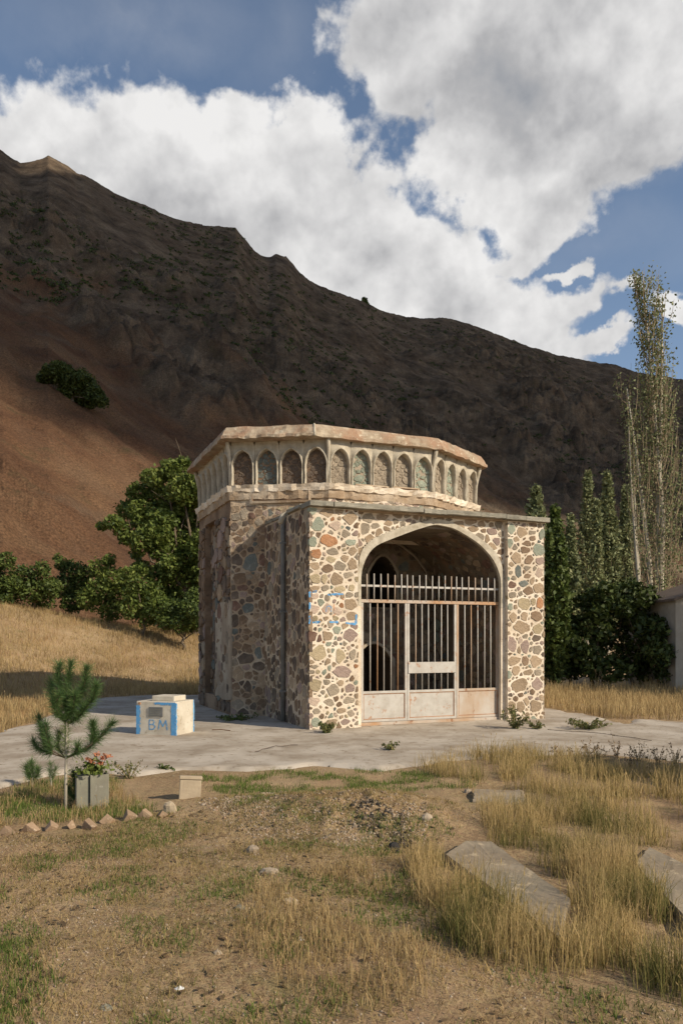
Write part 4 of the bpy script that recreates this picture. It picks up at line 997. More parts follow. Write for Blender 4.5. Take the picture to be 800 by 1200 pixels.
# corner ribs closing the frieze angles
for i in range(8):
    b = Vector(OC[i]); c0 = Vector((cx, cc)); d = (b-c0).normalized()
    pts = [(b.x+d.x*x, b.y+d.y*x, ZF0+z) for x, z in ((-.01, -.02), (.0, .25), (.01, .45), (.035, .62), (.075, .80), (.09, HF))]
    MB().tube(pts, [.035, .03, .03, .04, .05, .05], 6).build('corner_rib', M['plaster'], frieze, smooth=True)
# soffit and roof slab
EO = [.26, .33, .17, .22, .24, .24, .24, .3]
CV = oct_off(EO); CT_ = oct_off([e_-.13 for e_ in EO])
V, F = [], []; seg = 16; rnd = random.Random(5); SOF = oct_off(-.05)
for i in range(8):
    P, Q, P2, Q2, P3, Q3 = [Vector(q) for q in (CV[i], CV[(i+1) % 8], CT_[i], CT_[(i+1) % 8], SOF[i], SOF[(i+1) % 8])]; nn = Vector(((Q-P).y, -(Q-P).x)).normalized(); base = len(V)
    for k in range(seg+1):
        t = k/seg; j = 0 if k in (0, seg) else 1; sag = rnd.uniform(-.018, .012)*j; o_ = nn*rnd.uniform(-.022, .018)*j
        a = P.lerp(Q, t); b = P2.lerp(Q2, t); c = P3.lerp(Q3, t); mid = a.lerp(b, .5)+nn*rnd.uniform(-.015, .03)*j
        V += [(c.x, c.y, ZE0-.01), (a.x+o_.x, a.y+o_.y, ZE0+sag), (a.x+o_.x*1.3, a.y+o_.y*1.3, ZE0+.055+sag), (a.lerp(b, .2).x, a.lerp(b, .2).y, ZE0+.075), (mid.x, mid.y, (ZE0+ZE1)/2+.03), (b.x, b.y, ZE1+rnd.uniform(-.012, .012)*j), (b.lerp(Vector((cx, cc)), .35).x, b.lerp(Vector((cx, cc)), .35).y, ZE1+.03)]
    for k in range(seg):
        for q in range(6): s0 = base+k*7+q; F.append((s0, s0+7, s0+8, s0+1))
ci = len(V); V.append((cx, cc, ZE1+.05))
for i in range(8):
    for k in range(seg): s0 = i*(seg+1)*7+k*7+6; F.append((s0, s0+7, ci))
me = bpy.data.meshes.new('roof'); me.from_pydata(V, [], F); me.update(); rf = link('roof', me, M['eave'], tomb)
MB().tube([(CV[2][0], CV[2][1], ZE0+.0), (CT_[2][0], CT_[2][1], ZE1+.005)], [.03, .025], 5).build('plaster_seam', M['plaster'], rf, smooth=True)

# ---- down pipe on the side wall
fp = lambda v, z, d=.05: (-d, v, z)
va = L-FL.px(334.5, 700)[0]
MB().tube([fp(va, .05), fp(va, 3.72), (-.05, va, 3.80), (.03, va, 3.93)], .045, 10).build('down_pipe', M['pipe'], tomb, smooth=True)
mb = MB()
for z in (.6, 2.1, 3.4): mb.box(-.104, va-.055, z, -.0, va+.055, z+.035)
mb.build('pipe_bracket', M['pipe'], tomb)
MB().tube([(-.115, va-.02, 3.78), (-.05, va, 3.92), (.05, va, 3.98)], [.05, .06, .05], 8).build('pipe_mouth', M['plaster'], tomb, smooth=True)
# render patch of roof stones on the mound
lay_stones([(1.0, .05), (3.7, .05), (3.7, .8), (1.0, .8)], [], [], .03, .1, .5, ['tan', 'pink', 'grey'], [3, 2, 2],
           lambda a, b, h: (a, 1.96-b, HP-.04+(.36+.18*math.exp(-((a-2.55)/.7)**2))*(1-b/.95)**1.2*min(1, 6*min((a-.9)/2.9, 1-(a-.9)/2.9))+h+.012), mound, seed=90, tries=500, gap=.03, own=False, N=8)

# ---- emit the stones: the 290 that show largest are objects, the others one part per wall
own = sorted([s for s in ALLST if s[0] > 0], key=lambda s: -s[0]); keepn = 290
groups = {}
for k, s in enumerate(own+[s for s in ALLST if s[0] <= 0]):
    a, V, F, m, par = s
    if k < keepn and a > 0:
        c = Vector((sum(v[0] for v in V)/len(V), sum(v[1] for v in V)/len(V), sum(v[2] for v in V)/len(V)))
        me = bpy.data.meshes.new('stone'); me.from_pydata([tuple(Vector(v)-c) for v in V], [], F); me.update()
        o = link('stone', me, M[m], par, smooth=False); o.location = c
        s_ = [e for e in me.edges]
    else: groups.setdefault((par.name, m), (par, MB()))[1].add(V, F)
STUFFST = {}
for (pn, m), (par, mb) in groups.items(): STUFFST.setdefault(pn, [par, []])[1].append((m, mb))
for pn, (par, lst) in STUFFST.items():
    tot = MB(); mi = []; names = []
    for k, (m, mb) in enumerate(lst): tot.add(mb.v, mb.f); mi += [k]*len(mb.f); names.append(m)
    me = tot.mesh('small_stones')
    for m in names: me.materials.append(M[m])
    me.polygons.foreach_set('material_index', mi)
    o = link('small_stones', me, None, par); o['kind'] = 'stuff'

# ---- blue painted marks, draped over mortar and stones
def drape(name, face, strokes, width, mat_, parent, srcs):
    V, F = [], []
    vs, fs = [], []
    for s in srcs:
        n = len(vs); off = s.location if s.parent is not tomb else Vector((0, 0, 0))
        vs += [tuple(v.co+s.location) for v in s.data.vertices]; fs += [tuple(i+n for i in p.vertices) for p in s.data.polygons]
    bvh = BVHTree.FromPolygons(vs, fs); rnd = random.Random(4)
    for st in strokes:
        P = [Vector(face.px(*p)) for p in st]; Q = []
        for k in range(len(P)-1):
            n = max(2, int((P[k+1]-P[k]).length/.02)); Q += [P[k].lerp(P[k+1], t/n) for t in range(n)]
        Q.append(P[-1]); base = len(V); m = 5
        for k, q in enumerate(Q):
            t = (Q[min(k+1, len(Q)-1)]-Q[max(k-1, 0)]).normalized(); nn = Vector((-t.y, t.x)); wd = width*rnd.uniform(.7, 1.1)
            for j in range(m):
                a = q+nn*wd*(j/(m-1)-.5); o = face.p(a.x, a.y, .2); h = bvh.ray_cast(o, -face.n, .5)
                V.append(tuple((h[0] if h[0] else face.p(a.x, a.y, .0))+face.n*.003))
        for k in range(len(Q)-1):
            for j in range(m-1):
                if rnd.random() < .10: continue
                s0 = base+k*m+j; F.append((s0, s0+1, s0+m+1, s0+m))
    me = bpy.data.meshes.new(name); me.from_pydata(V, [], F); me.update(); return link(name, me, mat_, parent)
src = [front]+[o for o in front.children if o.name.startswith(('stone', 'small_stones'))]
BL = [[(362.5, 693.5), (363, 700)], [(363, 694), (371, 693)], [(363, 706), (363, 714)], [(362.5, 721.5), (363, 731)], [(363, 729.5), (375, 729)], [(384, 697), (402, 696)], [(386, 729), (396, 729)], [(417, 720), (417, 731)], [(405, 730), (417, 731.5)]]
for st_ in BL: drape('blue_paint_mark', FP, [st_], .042, M['blue'], front, src)
drape('blue_letter', FP, [[(382, 717), (382.5, 711), (386, 710), (388, 712), (388, 717)]], .014, M['blue'], front, src)
for st_ in ([(391, 708), (391.5, 715)], [(390, 722), (393, 719)], [(377, 713), (379, 717)], [(400, 701), (403, 703)]): drape('orange_paint_mark', FP, [st_], .022, M['orangep'], front, src)

# ---- steel gate
FG = Face((0, REC+.10, 0), (1, 0, 0), (0, -1, 0)); vg = REC+.10
def gx(x, y=760): return FG.px(x, y)[0]
def gz_(x, y): return FG.px(x, y)[1]
zt = gz_(422, 704); zr = gz_(422, 686); zpk = gz_(422, 672); zpan = gz_(422, 811); zb0 = gz_(422, 850); zmid = (gz_(422, 811)+0)
zt = 2.33 if not (2 < zt < 3) else zt
print('gate z', zt, zr, zpk, zpan, zb0)
gate = MB()
uL, uR = gx(420.5), gx(586); uM1, uM2 = gx(476.5), gx(534)
def post(mb, u, w, z0, z1, d=.025): mb.box(u-w/2, vg-d, z0, u+w/2, vg+d, z1)
post(gate, uL, .06, .03, zpk+.0); post(gate, uR, .06, .03, zpk); gate.box(uL+.03, vg-.028, zt-.03, uR-.03, vg+.028, zt+.028)
gate.box(uL-.03, vg-.04, .028, uR+.03, vg+.04, .085)
g = gate.build('gate', M['rusty'], tomb, bevel=.004)
MB().box(uL+.03, vg-.012, zr-.018, uR-.03, vg+.006, zr+.018).build('top_rail', M['steel'], g)
leafs = [(uL+.034, uM1-.003, 5), (uM1+.003, uM2-.003, 6), (uM2+.003, uR-.034, 5)]
for li, (a, b, n) in enumerate(leafs):
    mb = MB(); fw = .045
    mb.box(a, vg-.02, .09, a+fw, vg+.02, zt-.034); mb.box(b-fw, vg-.02, .09, b, vg+.02, zt-.034)
    mb.box(a+fw, vg-.02, .09, b-fw, vg+.02, .135); mb.box(a+fw, vg-.02, zpan-.035, b-fw, vg+.02, zpan+.01)
    mb.build('leaf_frame', M['steel' if li < 2 else 'rusty'], g, bevel=.003)
    p = MB().box(a+fw+.006, vg-.004, .141, b-fw-.006, vg+.002, zpan-.041).build('sheet_panel', M['rusty'] if li == 2 else M['steel'], g)
    e_ = MB(); x0, x1, z0, z1 = a+fw+.001, b-fw-.001, .136, zpan-.036
    for q in ((x0, z0, x1, z0+.012), (x0, z1-.012, x1, z1), (x0, z0+.0125, x0+.012, z1-.0125), (x1-.012, z0+.0125, x1, z1-.0125)): e_.box(q[0], vg-.012, q[1], q[2], vg-.004, q[3])
    e_.build('rusty_bead', M['rust'], g)
    for k in range(n):
        u = a+fw+(b-a-2*fw)*(k+1)/(n+1)+random.uniform(-.004, .004)
        MB().tube([(u, vg, zpan+.005), (u+random.uniform(-.006, .006), vg, zt-.03)], .0125, 6).build('bar', M['steel' if random.random() < .7 else 'rusty'], g, smooth=True)
    if li == 1:
        a1, z1 = FG.px(477, 776); _, z0 = FG.px(477, 789); z0 = FG.px(478, 789)[1]
        MB().box(a+.01, vg-.034, z0, b-.01, vg-.021, z1).build('lock_plate', M['steel'], g, bevel=.003)
    mb = MB()
    for k in range(n+1):
        u = a+fw+(b-a-2*fw)*(k+.5)/(n+1)
        MB().tube([(u, vg-.02, zt+.01), (u+random.uniform(-.004, .004), vg-.02, zpk+random.uniform(-.008, .012))], .0125, 6).build('picket', M['steel' if random.random() < .6 else 'rusty'], g, smooth=True)
    if li < 2:
        u = b; MB().tube([(u, vg-.02, zt+.01), (u, vg-.02, zpk+.005)], .0125, 6).build('picket', M['steel'], g, smooth=True)
# hinge-side angle iron on the right
MB().box(uR-.095, vg+.02, .1, uR-.06, vg+.03, zt-.04).build('angle_iron', M['rusty'], g)
# broken threshold
mb = MB(); u = UL
while u < UR-.05:
    w = random.uniform(.18, .42); mb.box(u, -.03+random.uniform(-.03, .02), -.03, min(u+w-.01, UR), REC+.07, .026+random.uniform(-.012, .004), .008); u += w
mb.build('threshold', M['concrete'], tomb)
# ------------------------------------------------------------------ foliage builders
def rdir(n, up=0.0):
    v = rng.normal(size=(n, 3)); v[:, 2] += up; return v/np.linalg.norm(v, axis=1)[:, None]
def leaf_quads(P, size, up=.5, tint=None, long=1.5, jitter=.35, droop=0.0, axis=None):
    n = len(P); nrm = rdir(n, up); a = rdir(n) if axis is None else axis+rng.normal(size=(n, 3))*.35
    a[:, 2] -= droop; a -= nrm*(a*nrm).sum(1)[:, None]; a /= np.linalg.norm(a, axis=1)[:, None]+1e-9; b = np.cross(nrm, a)
    s = size*(1+rng.uniform(-jitter, jitter, n))[:, None]
    V = np.stack([P-a*s*long*.5, P+b*s*.42+nrm*s*.08, P+a*s*long*.5, P-b*s*.42+nrm*s*.08], 1).reshape(-1, 3)
    F = np.arange(4*n).reshape(-1, 4)
    t = rng.random(n) if tint is None else tint
    return V, F, np.repeat(t, 4)
def clump_points(clumps, per, shell=.55):
    """points spread through ellipsoidal clumps, denser near their outside"""
    Ps, T = [], []
    for (c, r) in clumps:
        rv = np.array(r if hasattr(r, '__len__') else (r, r, r*.85)); n = int(per*(np.prod(rv)**(2/3)))
        d = rdir(n); q = rng.random(n)**(1/3)*(1-shell)+shell*rng.random(n)**.3
        w = 1+.35*perlin(d[:, 0]*2.3+c[0]*1.7, d[:, 2]*2.3+d[:, 1]*2+c[2]*1.3, 5)+.2*perlin(d[:, 0]*6+c[0], d[:, 1]*6+d[:, 2]*5, 6)
        Ps.append(np.array(c)[None]+d*q[:, None]*rv*w[:, None]); T.append(np.clip(rng.normal(.5, .22, n)+rng.uniform(-.12, .12), 0, 1))
    return np.vstack(Ps), np.concatenate(T)
def foliage(name, P, T, size, m, parent=None, **kw):
    V, F, t = leaf_quads(P, size, tint=T, **kw); return link(name, mesh_np(name, V, F, t), m, parent)
def grow(mb, base, targets, r0, k=6, wob=.12, trunkh=.35):
    """trunk that forks into a limb for each target clump"""
    base = Vector(base); tg = [Vector(t) for t in targets]; top = sum(tg, Vector())/len(tg)
    fork = base.lerp(top, trunkh); fork.x = base.x+(top.x-base.x)*.2; fork.y = base.y+(top.y-base.y)*.2
    mb.tube([base-Vector((0, 0, .3)), base+Vector((0, 0, .15)), base.lerp(fork, .5)+Vector((random.uniform(-wob, wob), 0, 0)), fork], [r0*1.4, r0*1.1, r0*.9, r0*.8], k+2)
    for t in tg:
        a = fork.lerp(t, .35)+Vector([random.uniform(-wob, wob)*3 for _ in range(3)]); b = fork.lerp(t, .7)+Vector([random.uniform(-wob, wob)*3 for _ in range(3)])+Vector((0, 0, (t-fork).length*.06))
        mb.tube([fork-Vector((0, 0, .1)), a, b, t], [r0*.5, r0*.33, r0*.2, r0*.06], k-1)
        for _ in range(3):
            s = a.lerp(t, random.random()); e = s+Vector([random.uniform(-1, 1)*.5 for _ in range(2)]+[random.uniform(.1, .7)])*(t-fork).length*.3
            mb.tube([s, s.lerp(e, .5)+Vector((0, 0, .05)), e], [r0*.12, r0*.08, r0*.03], 4)
def tree(name, label, cat, base, clumps, per, leaf, lm, bark='bark', r0=.14, group=None, wood='trunk', leafname='crown', shell=.5, up=.5, limbs=9):
    base = Vector(base); t = empty(name, base); tag(t, label, cat, group)
    cl = [((c[0]-base.x, c[1]-base.y, c[2]-base.z), r) for c, r in clumps]
    P, T = clump_points(cl, per, shell); foliage(leafname, P, T, leaf, M[lm], t, up=up)
    mb = MB(); tg = [c for c, r in cl]; random.shuffle(tg); grow(mb, (0, 0, 0), tg[:limbs], r0); mb.build(wood, M[bark], t, smooth=True)
    return t
def pclumps(lst, Y, dj=.5, depth=1.0):
    out = []
    for (x, y, r) in lst:
        Yj = Y+random.uniform(-dj, dj); rr = r/FPX*Yj; out.append((tuple(at(x, y, Yj)), (rr, rr*depth, rr*.85)))
    return out

# walnut tree beside the mausoleum
Y = 33.5
wl = [(205, 552, 17), (183, 560, 15), (230, 563, 17), (163, 578, 16), (190, 585, 20), (222, 590, 22), (152, 598, 15), (134, 612, 11), (120, 617, 7), (172, 612, 20), (205, 620, 22), (236, 622, 20), (150, 630, 12), (185, 645, 15),
      (222, 655, 20), (246, 650, 22), (160, 650, 8), (196, 672, 11), (232, 690, 20), (212, 700, 15), (250, 590, 22), (255, 620, 25), (250, 560, 14), (262, 690, 20), (215, 542, 9), (196, 545, 8), (205, 600, 22), (215, 575, 20), (190, 610, 18), (215, 640, 22), (240, 575, 20), (240, 640, 22), (200, 660, 14), (225, 675, 20), (245, 670, 22), (240, 715, 20), (185, 700, 15), (175, 560, 12), (142, 618, 12), (168, 635, 18), (185, 628, 20), (165, 600, 18), (200, 720, 20), (170, 700, 18), (225, 725, 20), (185, 675, 17), (165, 665, 12), (210, 685, 20)]
tree('walnut_tree', 'large leafy walnut tree rising behind the left end of the mausoleum', 'tree', (-6.5, Y, gz(-6.5, Y)), pclumps(wl, Y, 1.0, 1.2), 1900, .12, 'walnut', r0=.2, limbs=12)
# scrub along the foot of the hill
sc = [('dark green shrub at the left edge, at the foot of the red slope', [(-12, 663, 19), (6, 658, 14), (-5, 685, 20), (12, 685, 15), (-25, 680, 20), (0, 700, 16)], 32.5, 'bushleaf'),
      ('low spreading shrub on the bank, second from the left edge', [(28, 676, 17), (48, 668, 13), (40, 692, 18), (18, 694, 15), (58, 688, 15), (50, 704, 14)], 33.5, 'bushleaf'),
      ('rounded shrub on the bank with a pointed tip, third from the left edge', [(74, 662, 10), (84, 670, 16), (75, 688, 18), (95, 690, 18), (68, 654, 6), (100, 672, 12), (85, 706, 15)], 34.5, 'bushleaf'),
      ('dense dark shrub on the bank just left of the walnut tree', [(118, 666, 15), (133, 680, 18), (118, 693, 20), (143, 700, 20), (104, 702, 16), (128, 656, 9), (130, 716, 16), (150, 680, 14)], 33, 'walnut'),
      ('yellow green shrub under the low limbs of the walnut tree', [(160, 686, 17), (175, 698, 19), (157, 712, 19), (150, 672, 11), (190, 713, 19), (175, 722, 16), (165, 668, 9)], 31.5, 'walnut'),
      ('small shrub on the bank close to the back corner of the mausoleum', [(205, 716, 17), (222, 714, 16), (236, 720, 16), (212, 730, 14), (195, 728, 12), (228, 700, 14)], 30.5, 'bushleaf')]
for lab, cl, Yb, lm in sc:
    c = cl[0]; X = sum((q[0]-400)/FPX*Yb for q in cl)/len(cl)
    tree('shrub', lab, 'shrub', (X, Yb, gz(X, Yb)), pclumps(cl, Yb, .5, 1.1), 2000, .10, lm, r0=.06, group='shrubs along the top of the grassy bank', wood='stem', leafname='foliage', limbs=5)
# lone bush on the slope, small tree on the skyline
p0 = mtpoint(85, 470); Yb = p0.y
tree('hillside_bush', 'wide dark bush standing alone on the scree slope at upper left', 'bush', tuple(p0), pclumps([(60, 438, 12), (75, 440, 16), (95, 450, 18), (110, 462, 13), (85, 460, 15), (52, 444, 8), (100, 470, 12), (70, 432, 10), (118, 470, 9)], Yb, 2, 1.2), 520, .34, 'darkleaf', r0=.3, wood='stem', leafname='foliage', limbs=6)
s_ = (427-400)/FPX; X_, Y_, Z_, _ = mount(np.array([s_]), np.array([1.0])); Yb = float(Y_[0])
tree('skyline_tree', 'tiny dark tree standing alone on the ridge line against the cloud', 'tree', (float(X_[0]), Yb, float(Z_[0])), pclumps([(427, 352, 4), (425, 356, 4), (430, 357, 3)], Yb, .5), 60, .9, 'darkleaf', r0=.3, limbs=3)
# countless little shrubs on the mountain
n = 7000; S = rng.uniform(-.5, .5, n); T = rng.uniform(.06, .985, n); X, Yv, Z, cr = mount(S, T); dens = fbm(X*.01, Yv*.01, 3, 55)+.25*rng.random(n); k = (dens > .02) & (T > np.interp(S, [-.45, -.2, 0, .4], [.5, .42, .2, .1]))
pts, tt = [], []
for x, y, z in zip(X[k], Yv[k], Z[k]):
    r = rng.uniform(.4, 1.1)+1.8*rng.random()**4; m_ = int(22*r); d = rdir(m_); d[:, 2] = np.abs(d[:, 2])*.8; pts.append(np.array([x, y, z-.2])+d*r*rng.uniform(.4, 1, (m_, 1))); tt.append(np.clip(rng.normal(.4, .2, m_), 0, 1))
o = foliage('mountain_scrub', np.vstack(pts), np.concatenate(tt), .50, M['darkleaf']); tag(o, 'scattered small dark bushes dotting the mountain side', kind='stuff')

# right side: poplars
def poplar(label, x, ybase, ytop, wpx, Y, lm, nb, leaves, lsize, group=None, bark='palebark', bare=0.0, stems=1, lean=0, dens_top=1.0, wfun=None, tips=None):
    X = (x-400)/FPX*Y; zb = gz(X, Y); H = EYE+(HOR-ytop)/FPX*Y-zb; wr = wpx/FPX*Y/2*(1.45 if tips else 1.05)
    t = empty('poplar', (X, Y, zb)); tag(t, label, 'poplar', group)
    mb = MB(); pts = []; dirs = []
    st = []
    for s in range(stems):
        ox = random.uniform(-.5, .5)*wr*.6*(stems > 1); h = H*(1 if s == 0 else random.uniform(.78, .93)); ex = ox+(random.uniform(-.2, .35)*wr if s else 0)+lean*h
        if tips: ex = (tips[s][0]-400)/FPX*Y-X; h = EYE+(HOR-tips[s][1])/FPX*Y-zb
        tr = [(ox*.3, 0, -.4), (ox*.5, 0, h*.12), (ox+random.uniform(-.06, .06)*wr, random.uniform(-.1, .1), h*.4), ((ox+ex)/2, random.uniform(-.1, .1), h*.7), (ex, 0, h)]
        mb.tube(tr, [H*.0115/(1+.25*s), H*.0095/(1+.2*s), H*.007, H*.004, H*.001], 7); st.append((tr, h))
    tw = MB()
    for b in range(nb):
        tr, h = random.choice(st) if random.random() < .5 else st[0]; f = random.uniform(.06, .95)**.9
        zz = h*f; k = max(i for i in range(4) if tr[i][2] <= zz); a, c = Vector(tr[k]), Vector(tr[k+1]); p = a.lerp(c, (zz-a.z)/(c.z-a.z))
        ph = random.uniform(0, 6.28); prof = (wfun or (lambda q: math.sin(min(1, q*.80+.18)*math.pi)**.75))(f+.12); out = wr*random.uniform(.45, 1.05)*max(.12, prof); ln = min(H-zz, H*random.uniform(.10, .26)*(1.1-f*.6))
        q = [p+Vector((math.cos(ph)*out*g, math.sin(ph)*out*g, ln*hh)) for g, hh in ((0, 0), (.5, .18), (.85, .5), (1, 1))]
        tw.tube([tuple(v) for v in q], [H*.0012, H*.0009, H*.0006, H*.0003], 3, cap=False)
        wgt = 1 if f > bare else .35
        m_ = max(1, int(leaves/nb*wgt*random.uniform(.5, 1.5)*(dens_top if f > .8 else 1)))
        for _ in range(m_):
            g = random.uniform(.25, 1.05); i = min(2, int(g*3)); v = q[i].lerp(q[i+1], g*3-i) if g < 1 else q[3]
            pts.append((v.x+random.gauss(0, H*.008), v.y+random.gauss(0, H*.008), v.z+random.gauss(0, .1)))
    mb.build('trunk', M[bark], t, smooth=True); tw.build('branch', M['twig' if bark == 'palebark' else 'bark'], t, smooth=True)
    P = np.array(pts); foliage('foliage', P, np.clip(rng.normal(.5, .25, len(P)), 0, 1), lsize, M[lm], t, up=.1)
    return t
tw_ = lambda q: .42+.58*math.exp(-((q-.42)/.30)**2)
poplar('very tall thin poplar with pale trunk, nearly bare twigs and sparse top leaves', 768, 800, 318, 46, 28.0, 'poplarleaf', 300, 9000, .075, None, 'palebark', 0.0, 3, 0, 1.0, tw_, [(752, 318), (776, 346), (734, 455)])
poplar('slender half bare poplar leaning left, directly left of the tallest poplar', 748, 800, 500, 20, 27.5, 'poplarleaf', 80, 600, .07, None, 'palebark', 0, 2, -.035)
poplar('narrow grey green poplar, left one of the pair behind the dark hedge', 688, 790, 556, 27, 44, 'poplarleaf', 300, 9500, .13, 'poplars standing beyond the hedge')
poplar('grey green poplar with twin tips, middle of the group behind the dark hedge', 712, 790, 556, 26, 46, 'poplarleaf', 260, 11000, .15, 'poplars standing beyond the hedge', stems=2)
poplar('shorter grey green poplar, right one of the group behind the dark hedge', 733, 790, 572, 24, 47, 'poplarleaf', 240, 9000, .15, 'poplars standing beyond the hedge')
poplar('short thin poplar between the two narrow poplars behind the hedge', 699, 790, 590, 20, 42, 'poplarleaf', 150, 5000, .14, 'poplars standing beyond the hedge')
poplar('dark feathery poplar just right of the porch, its tip above the cap stones', 628, 800, 574, 40, 26, 'poplarleaf', 300, 12000, .11, 'leafy trees close behind the right end of the porch', bark='bark')
poplar('leafy dark green poplar right beside the porch wall', 650, 805, 600, 36, 24.5, 'bushleaf', 280, 15000, .11, 'leafy trees close behind the right end of the porch', bark='bark')
poplar('small yellowing poplar between the porch trees and the hedge', 668, 800, 608, 24, 26.5, 'poplarleaf', 160, 5500, .10, 'leafy trees close behind the right end of the porch', bark='bark')
# hedge bushes
hb = [('dark bushy shrub right of the porch, leftmost of the hedge', [(648, 720, 20), (660, 700, 14), (655, 750, 24), (645, 785, 22), (668, 780, 20), (665, 735, 18), (640, 760, 18)], 25.5),
      ('dark bushy shrub with sunlit tip in the middle of the hedge', [(690, 705, 17), (708, 695, 16), (695, 735, 24), (715, 745, 24), (690, 775, 24), (715, 785, 22), (675, 760, 18), (700, 715, 16)], 25.0),
      ('dark bushy shrub under the tallest poplar, right part of the hedge', [(735, 690, 16), (752, 700, 17), (742, 725, 22), (765, 740, 22), (740, 770, 24), (765, 785, 22), (728, 712, 16)], 24.5),
      ('dark bushy shrub at the right end of the hedge beside the pale shed', [(778, 708, 11), (786, 745, 15), (782, 785, 18), (772, 765, 18), (775, 724, 12)], 23.8)]
for lab, cl, Yb in hb:
    X = sum((q[0]-400)/FPX*Yb for q in cl)/len(cl); base = (X, Yb+.4, gz(X, Yb+.4))
    tree('hedge_bush', lab, 'bush', base, pclumps(cl, Yb, .8, 1.3), 1500, .12, 'darkleaf', r0=.06, group='bushes of the dark hedge on the right', wood='stem', leafname='foliage', limbs=6)
# trees to the right of the frame: they shade the hedge foot and the grass
def side_tree(label, x, y, h, r):
    cl = [((x+random.uniform(-.6, .6)*r, y+random.uniform(-.6, .6)*r, h-r*.9+random.uniform(-.7, .7)*r*.8), random.uniform(.35, .6)*r) for _ in range(14)]
    tree('broadleaf_tree', label, 'tree', (x, y, gz(x, y)), cl, 700, .16, 'walnut', r0=.16)
side_tree('tall broadleaf tree right of the frame whose shade falls on the hedge', 22.5, 15.5, 11.0, 4.4)
side_tree('small broadleaf tree just right of the frame shading the path', 9.3, 6.1, 4.1, 1.5)

# ------------------------------------------------------------------ pale shed at the right edge
Yw = 23.0; xl = (791-400)/FPX*Yw; sh = empty('shed', (xl, Yw, 0)); tag(sh, 'pale plastered shed with a dark sloping roof at the right edge', 'shed')
zt0 = EYE+(HOR-703)/FPX*Yw
MB().add([(0, 0, -.1), (4.5, 0, -.1), (4.5, 4, -.1), (0, 4, -.1), (0, 0, zt0), (2.25, 0, zt0+.75), (4.5, 0, zt0), (0, 4, zt0), (2.25, 4, zt0+.75), (4.5, 4, zt0)],
         [(0, 1, 6, 5, 4), (3, 7, 8, 9, 2), (0, 4, 7, 3), (1, 2, 9, 6)]).build('wall', M['shedwall'], sh)
mb = MB()
for sx, x0, x1 in ((1, -.12, 2.25), (-1, 4.62, 2.25)):
    za = zt0-.04; zc = zt0+.75; mb.add([(x0, -.2, za), (x1, -.2, zc), (x1, 4.2, zc), (x0, 4.2, za), (x0, -.2, za+.08), (x1, -.2, zc+.08), (x1, 4.2, zc+.08), (x0, 4.2, za+.08)],
           [(3, 2, 1, 0), (4, 5, 6, 7), (0, 1, 5, 4), (2, 3, 7, 6), (3, 0, 4, 7)] if sx > 0 else [(0, 1, 2, 3), (7, 6, 5, 4), (4, 5, 1, 0), (6, 7, 3, 2), (7, 4, 0, 3)])
mb.build('roof', M['rooftin'], sh)

# ------------------------------------------------------------------ survey block with painted letters
f0 = gp(160, 860, .03); ang = math.atan2(-.235, .71); bm = empty('survey_block', (f0.x, f0.y, .03), ang)
tag(bm, 'white concrete survey block with blue painted edges and the letters BM', 'concrete block')
BWd, BD, BH = .74, .60, .545
mb = MB(); mb.box(0, 0, -.05, BWd, BD, BH); body = mb.build('block', M['whitewash'], bm, bevel=.012)
mb = MB(); mb.box(.22, .12, BH, .64, .50, BH+.085); mb.build('top_plinth', M['whitewash'], bm, bevel=.01)
def front_patch(x0, z0, x1, z1, y=-.003): return [(x0, y, z0), (x1, y, z0), (x1, y, z1), (x0, y, z1)]
bl = None
def rough_strip(face, a0, z0, a1, z1, n=30, j=.014):
    V, F = [], []; vert = (z1-z0) > (a1-a0)
    for k in range(n+1):
        t = k/n
        if vert: z = z0+(z1-z0)*t; V += [face(a0+random.uniform(-j, j)*.4, z), face(a1+random.uniform(-j, j), z)]
        else: a = a0+(a1-a0)*t; V += [face(a, z0+random.uniform(-j, j)), face(a, z1+random.uniform(-j, j)*.4)]
    for k in range(n): F.append((2*k, 2*k+1, 2*k+3, 2*k+2))
    MB().add(V, F).build('blue_edge', M['blue'], bm)
ff = lambda a, z: (a, -.004, z); fr_ = lambda a, z: (BWd+.004, a, z); fl = lambda a, z: (-.004, a, z)
rough_strip(ff, .0, .0, .075, BH-.07); rough_strip(ff, BWd-.085, -.02, BWd+.003, BH-.01); rough_strip(ff, .34, BH-.05, BWd-.09, BH-.012)
rough_strip(fr_, -.004, .0, .03, BH-.02); rough_strip(fr_, BD-.035, .0, BD, BH-.005); rough_strip(fl, 0, 0, .07, BH-.07)
def stroke_mesh(strokes, w, y=-.004):
    mb = MB(); rn = random.Random(8)
    for st in strokes:
        Q = []
        for k in range(len(st)-1):
            a, b = Vector(st[k]), Vector(st[k+1]); n = max(2, int((b-a).length/.008)); Q += [a.lerp(b, t/n) for t in range(n)]
        Q.append(Vector(st[-1])); V, F = [], []
        for k, q in enumerate(Q):
            t = (Q[min(k+1, len(Q)-1)]-Q[max(k-1, 0)]).normalized(); n = Vector((-t.y, t.x)); w0 = w*.5*rn.uniform(.55, 1.15); w1 = w*.5*rn.uniform(.55, 1.15)
            V += [(q.x-n.x*w0, y, q.y-n.y*w0), (q.x, y-.0006, q.y), (q.x+n.x*w1, y, q.y+n.y*w1)]
        for k in range(len(Q)-1):
            for j in (0, 1):
                if rn.random() > .13: F.append((3*k+j, 3*k+j+1, 3*k+j+4, 3*k+j+3))
        mb.add(V, F)
    return mb
Bx, Bz, hh = .25, .085, .16
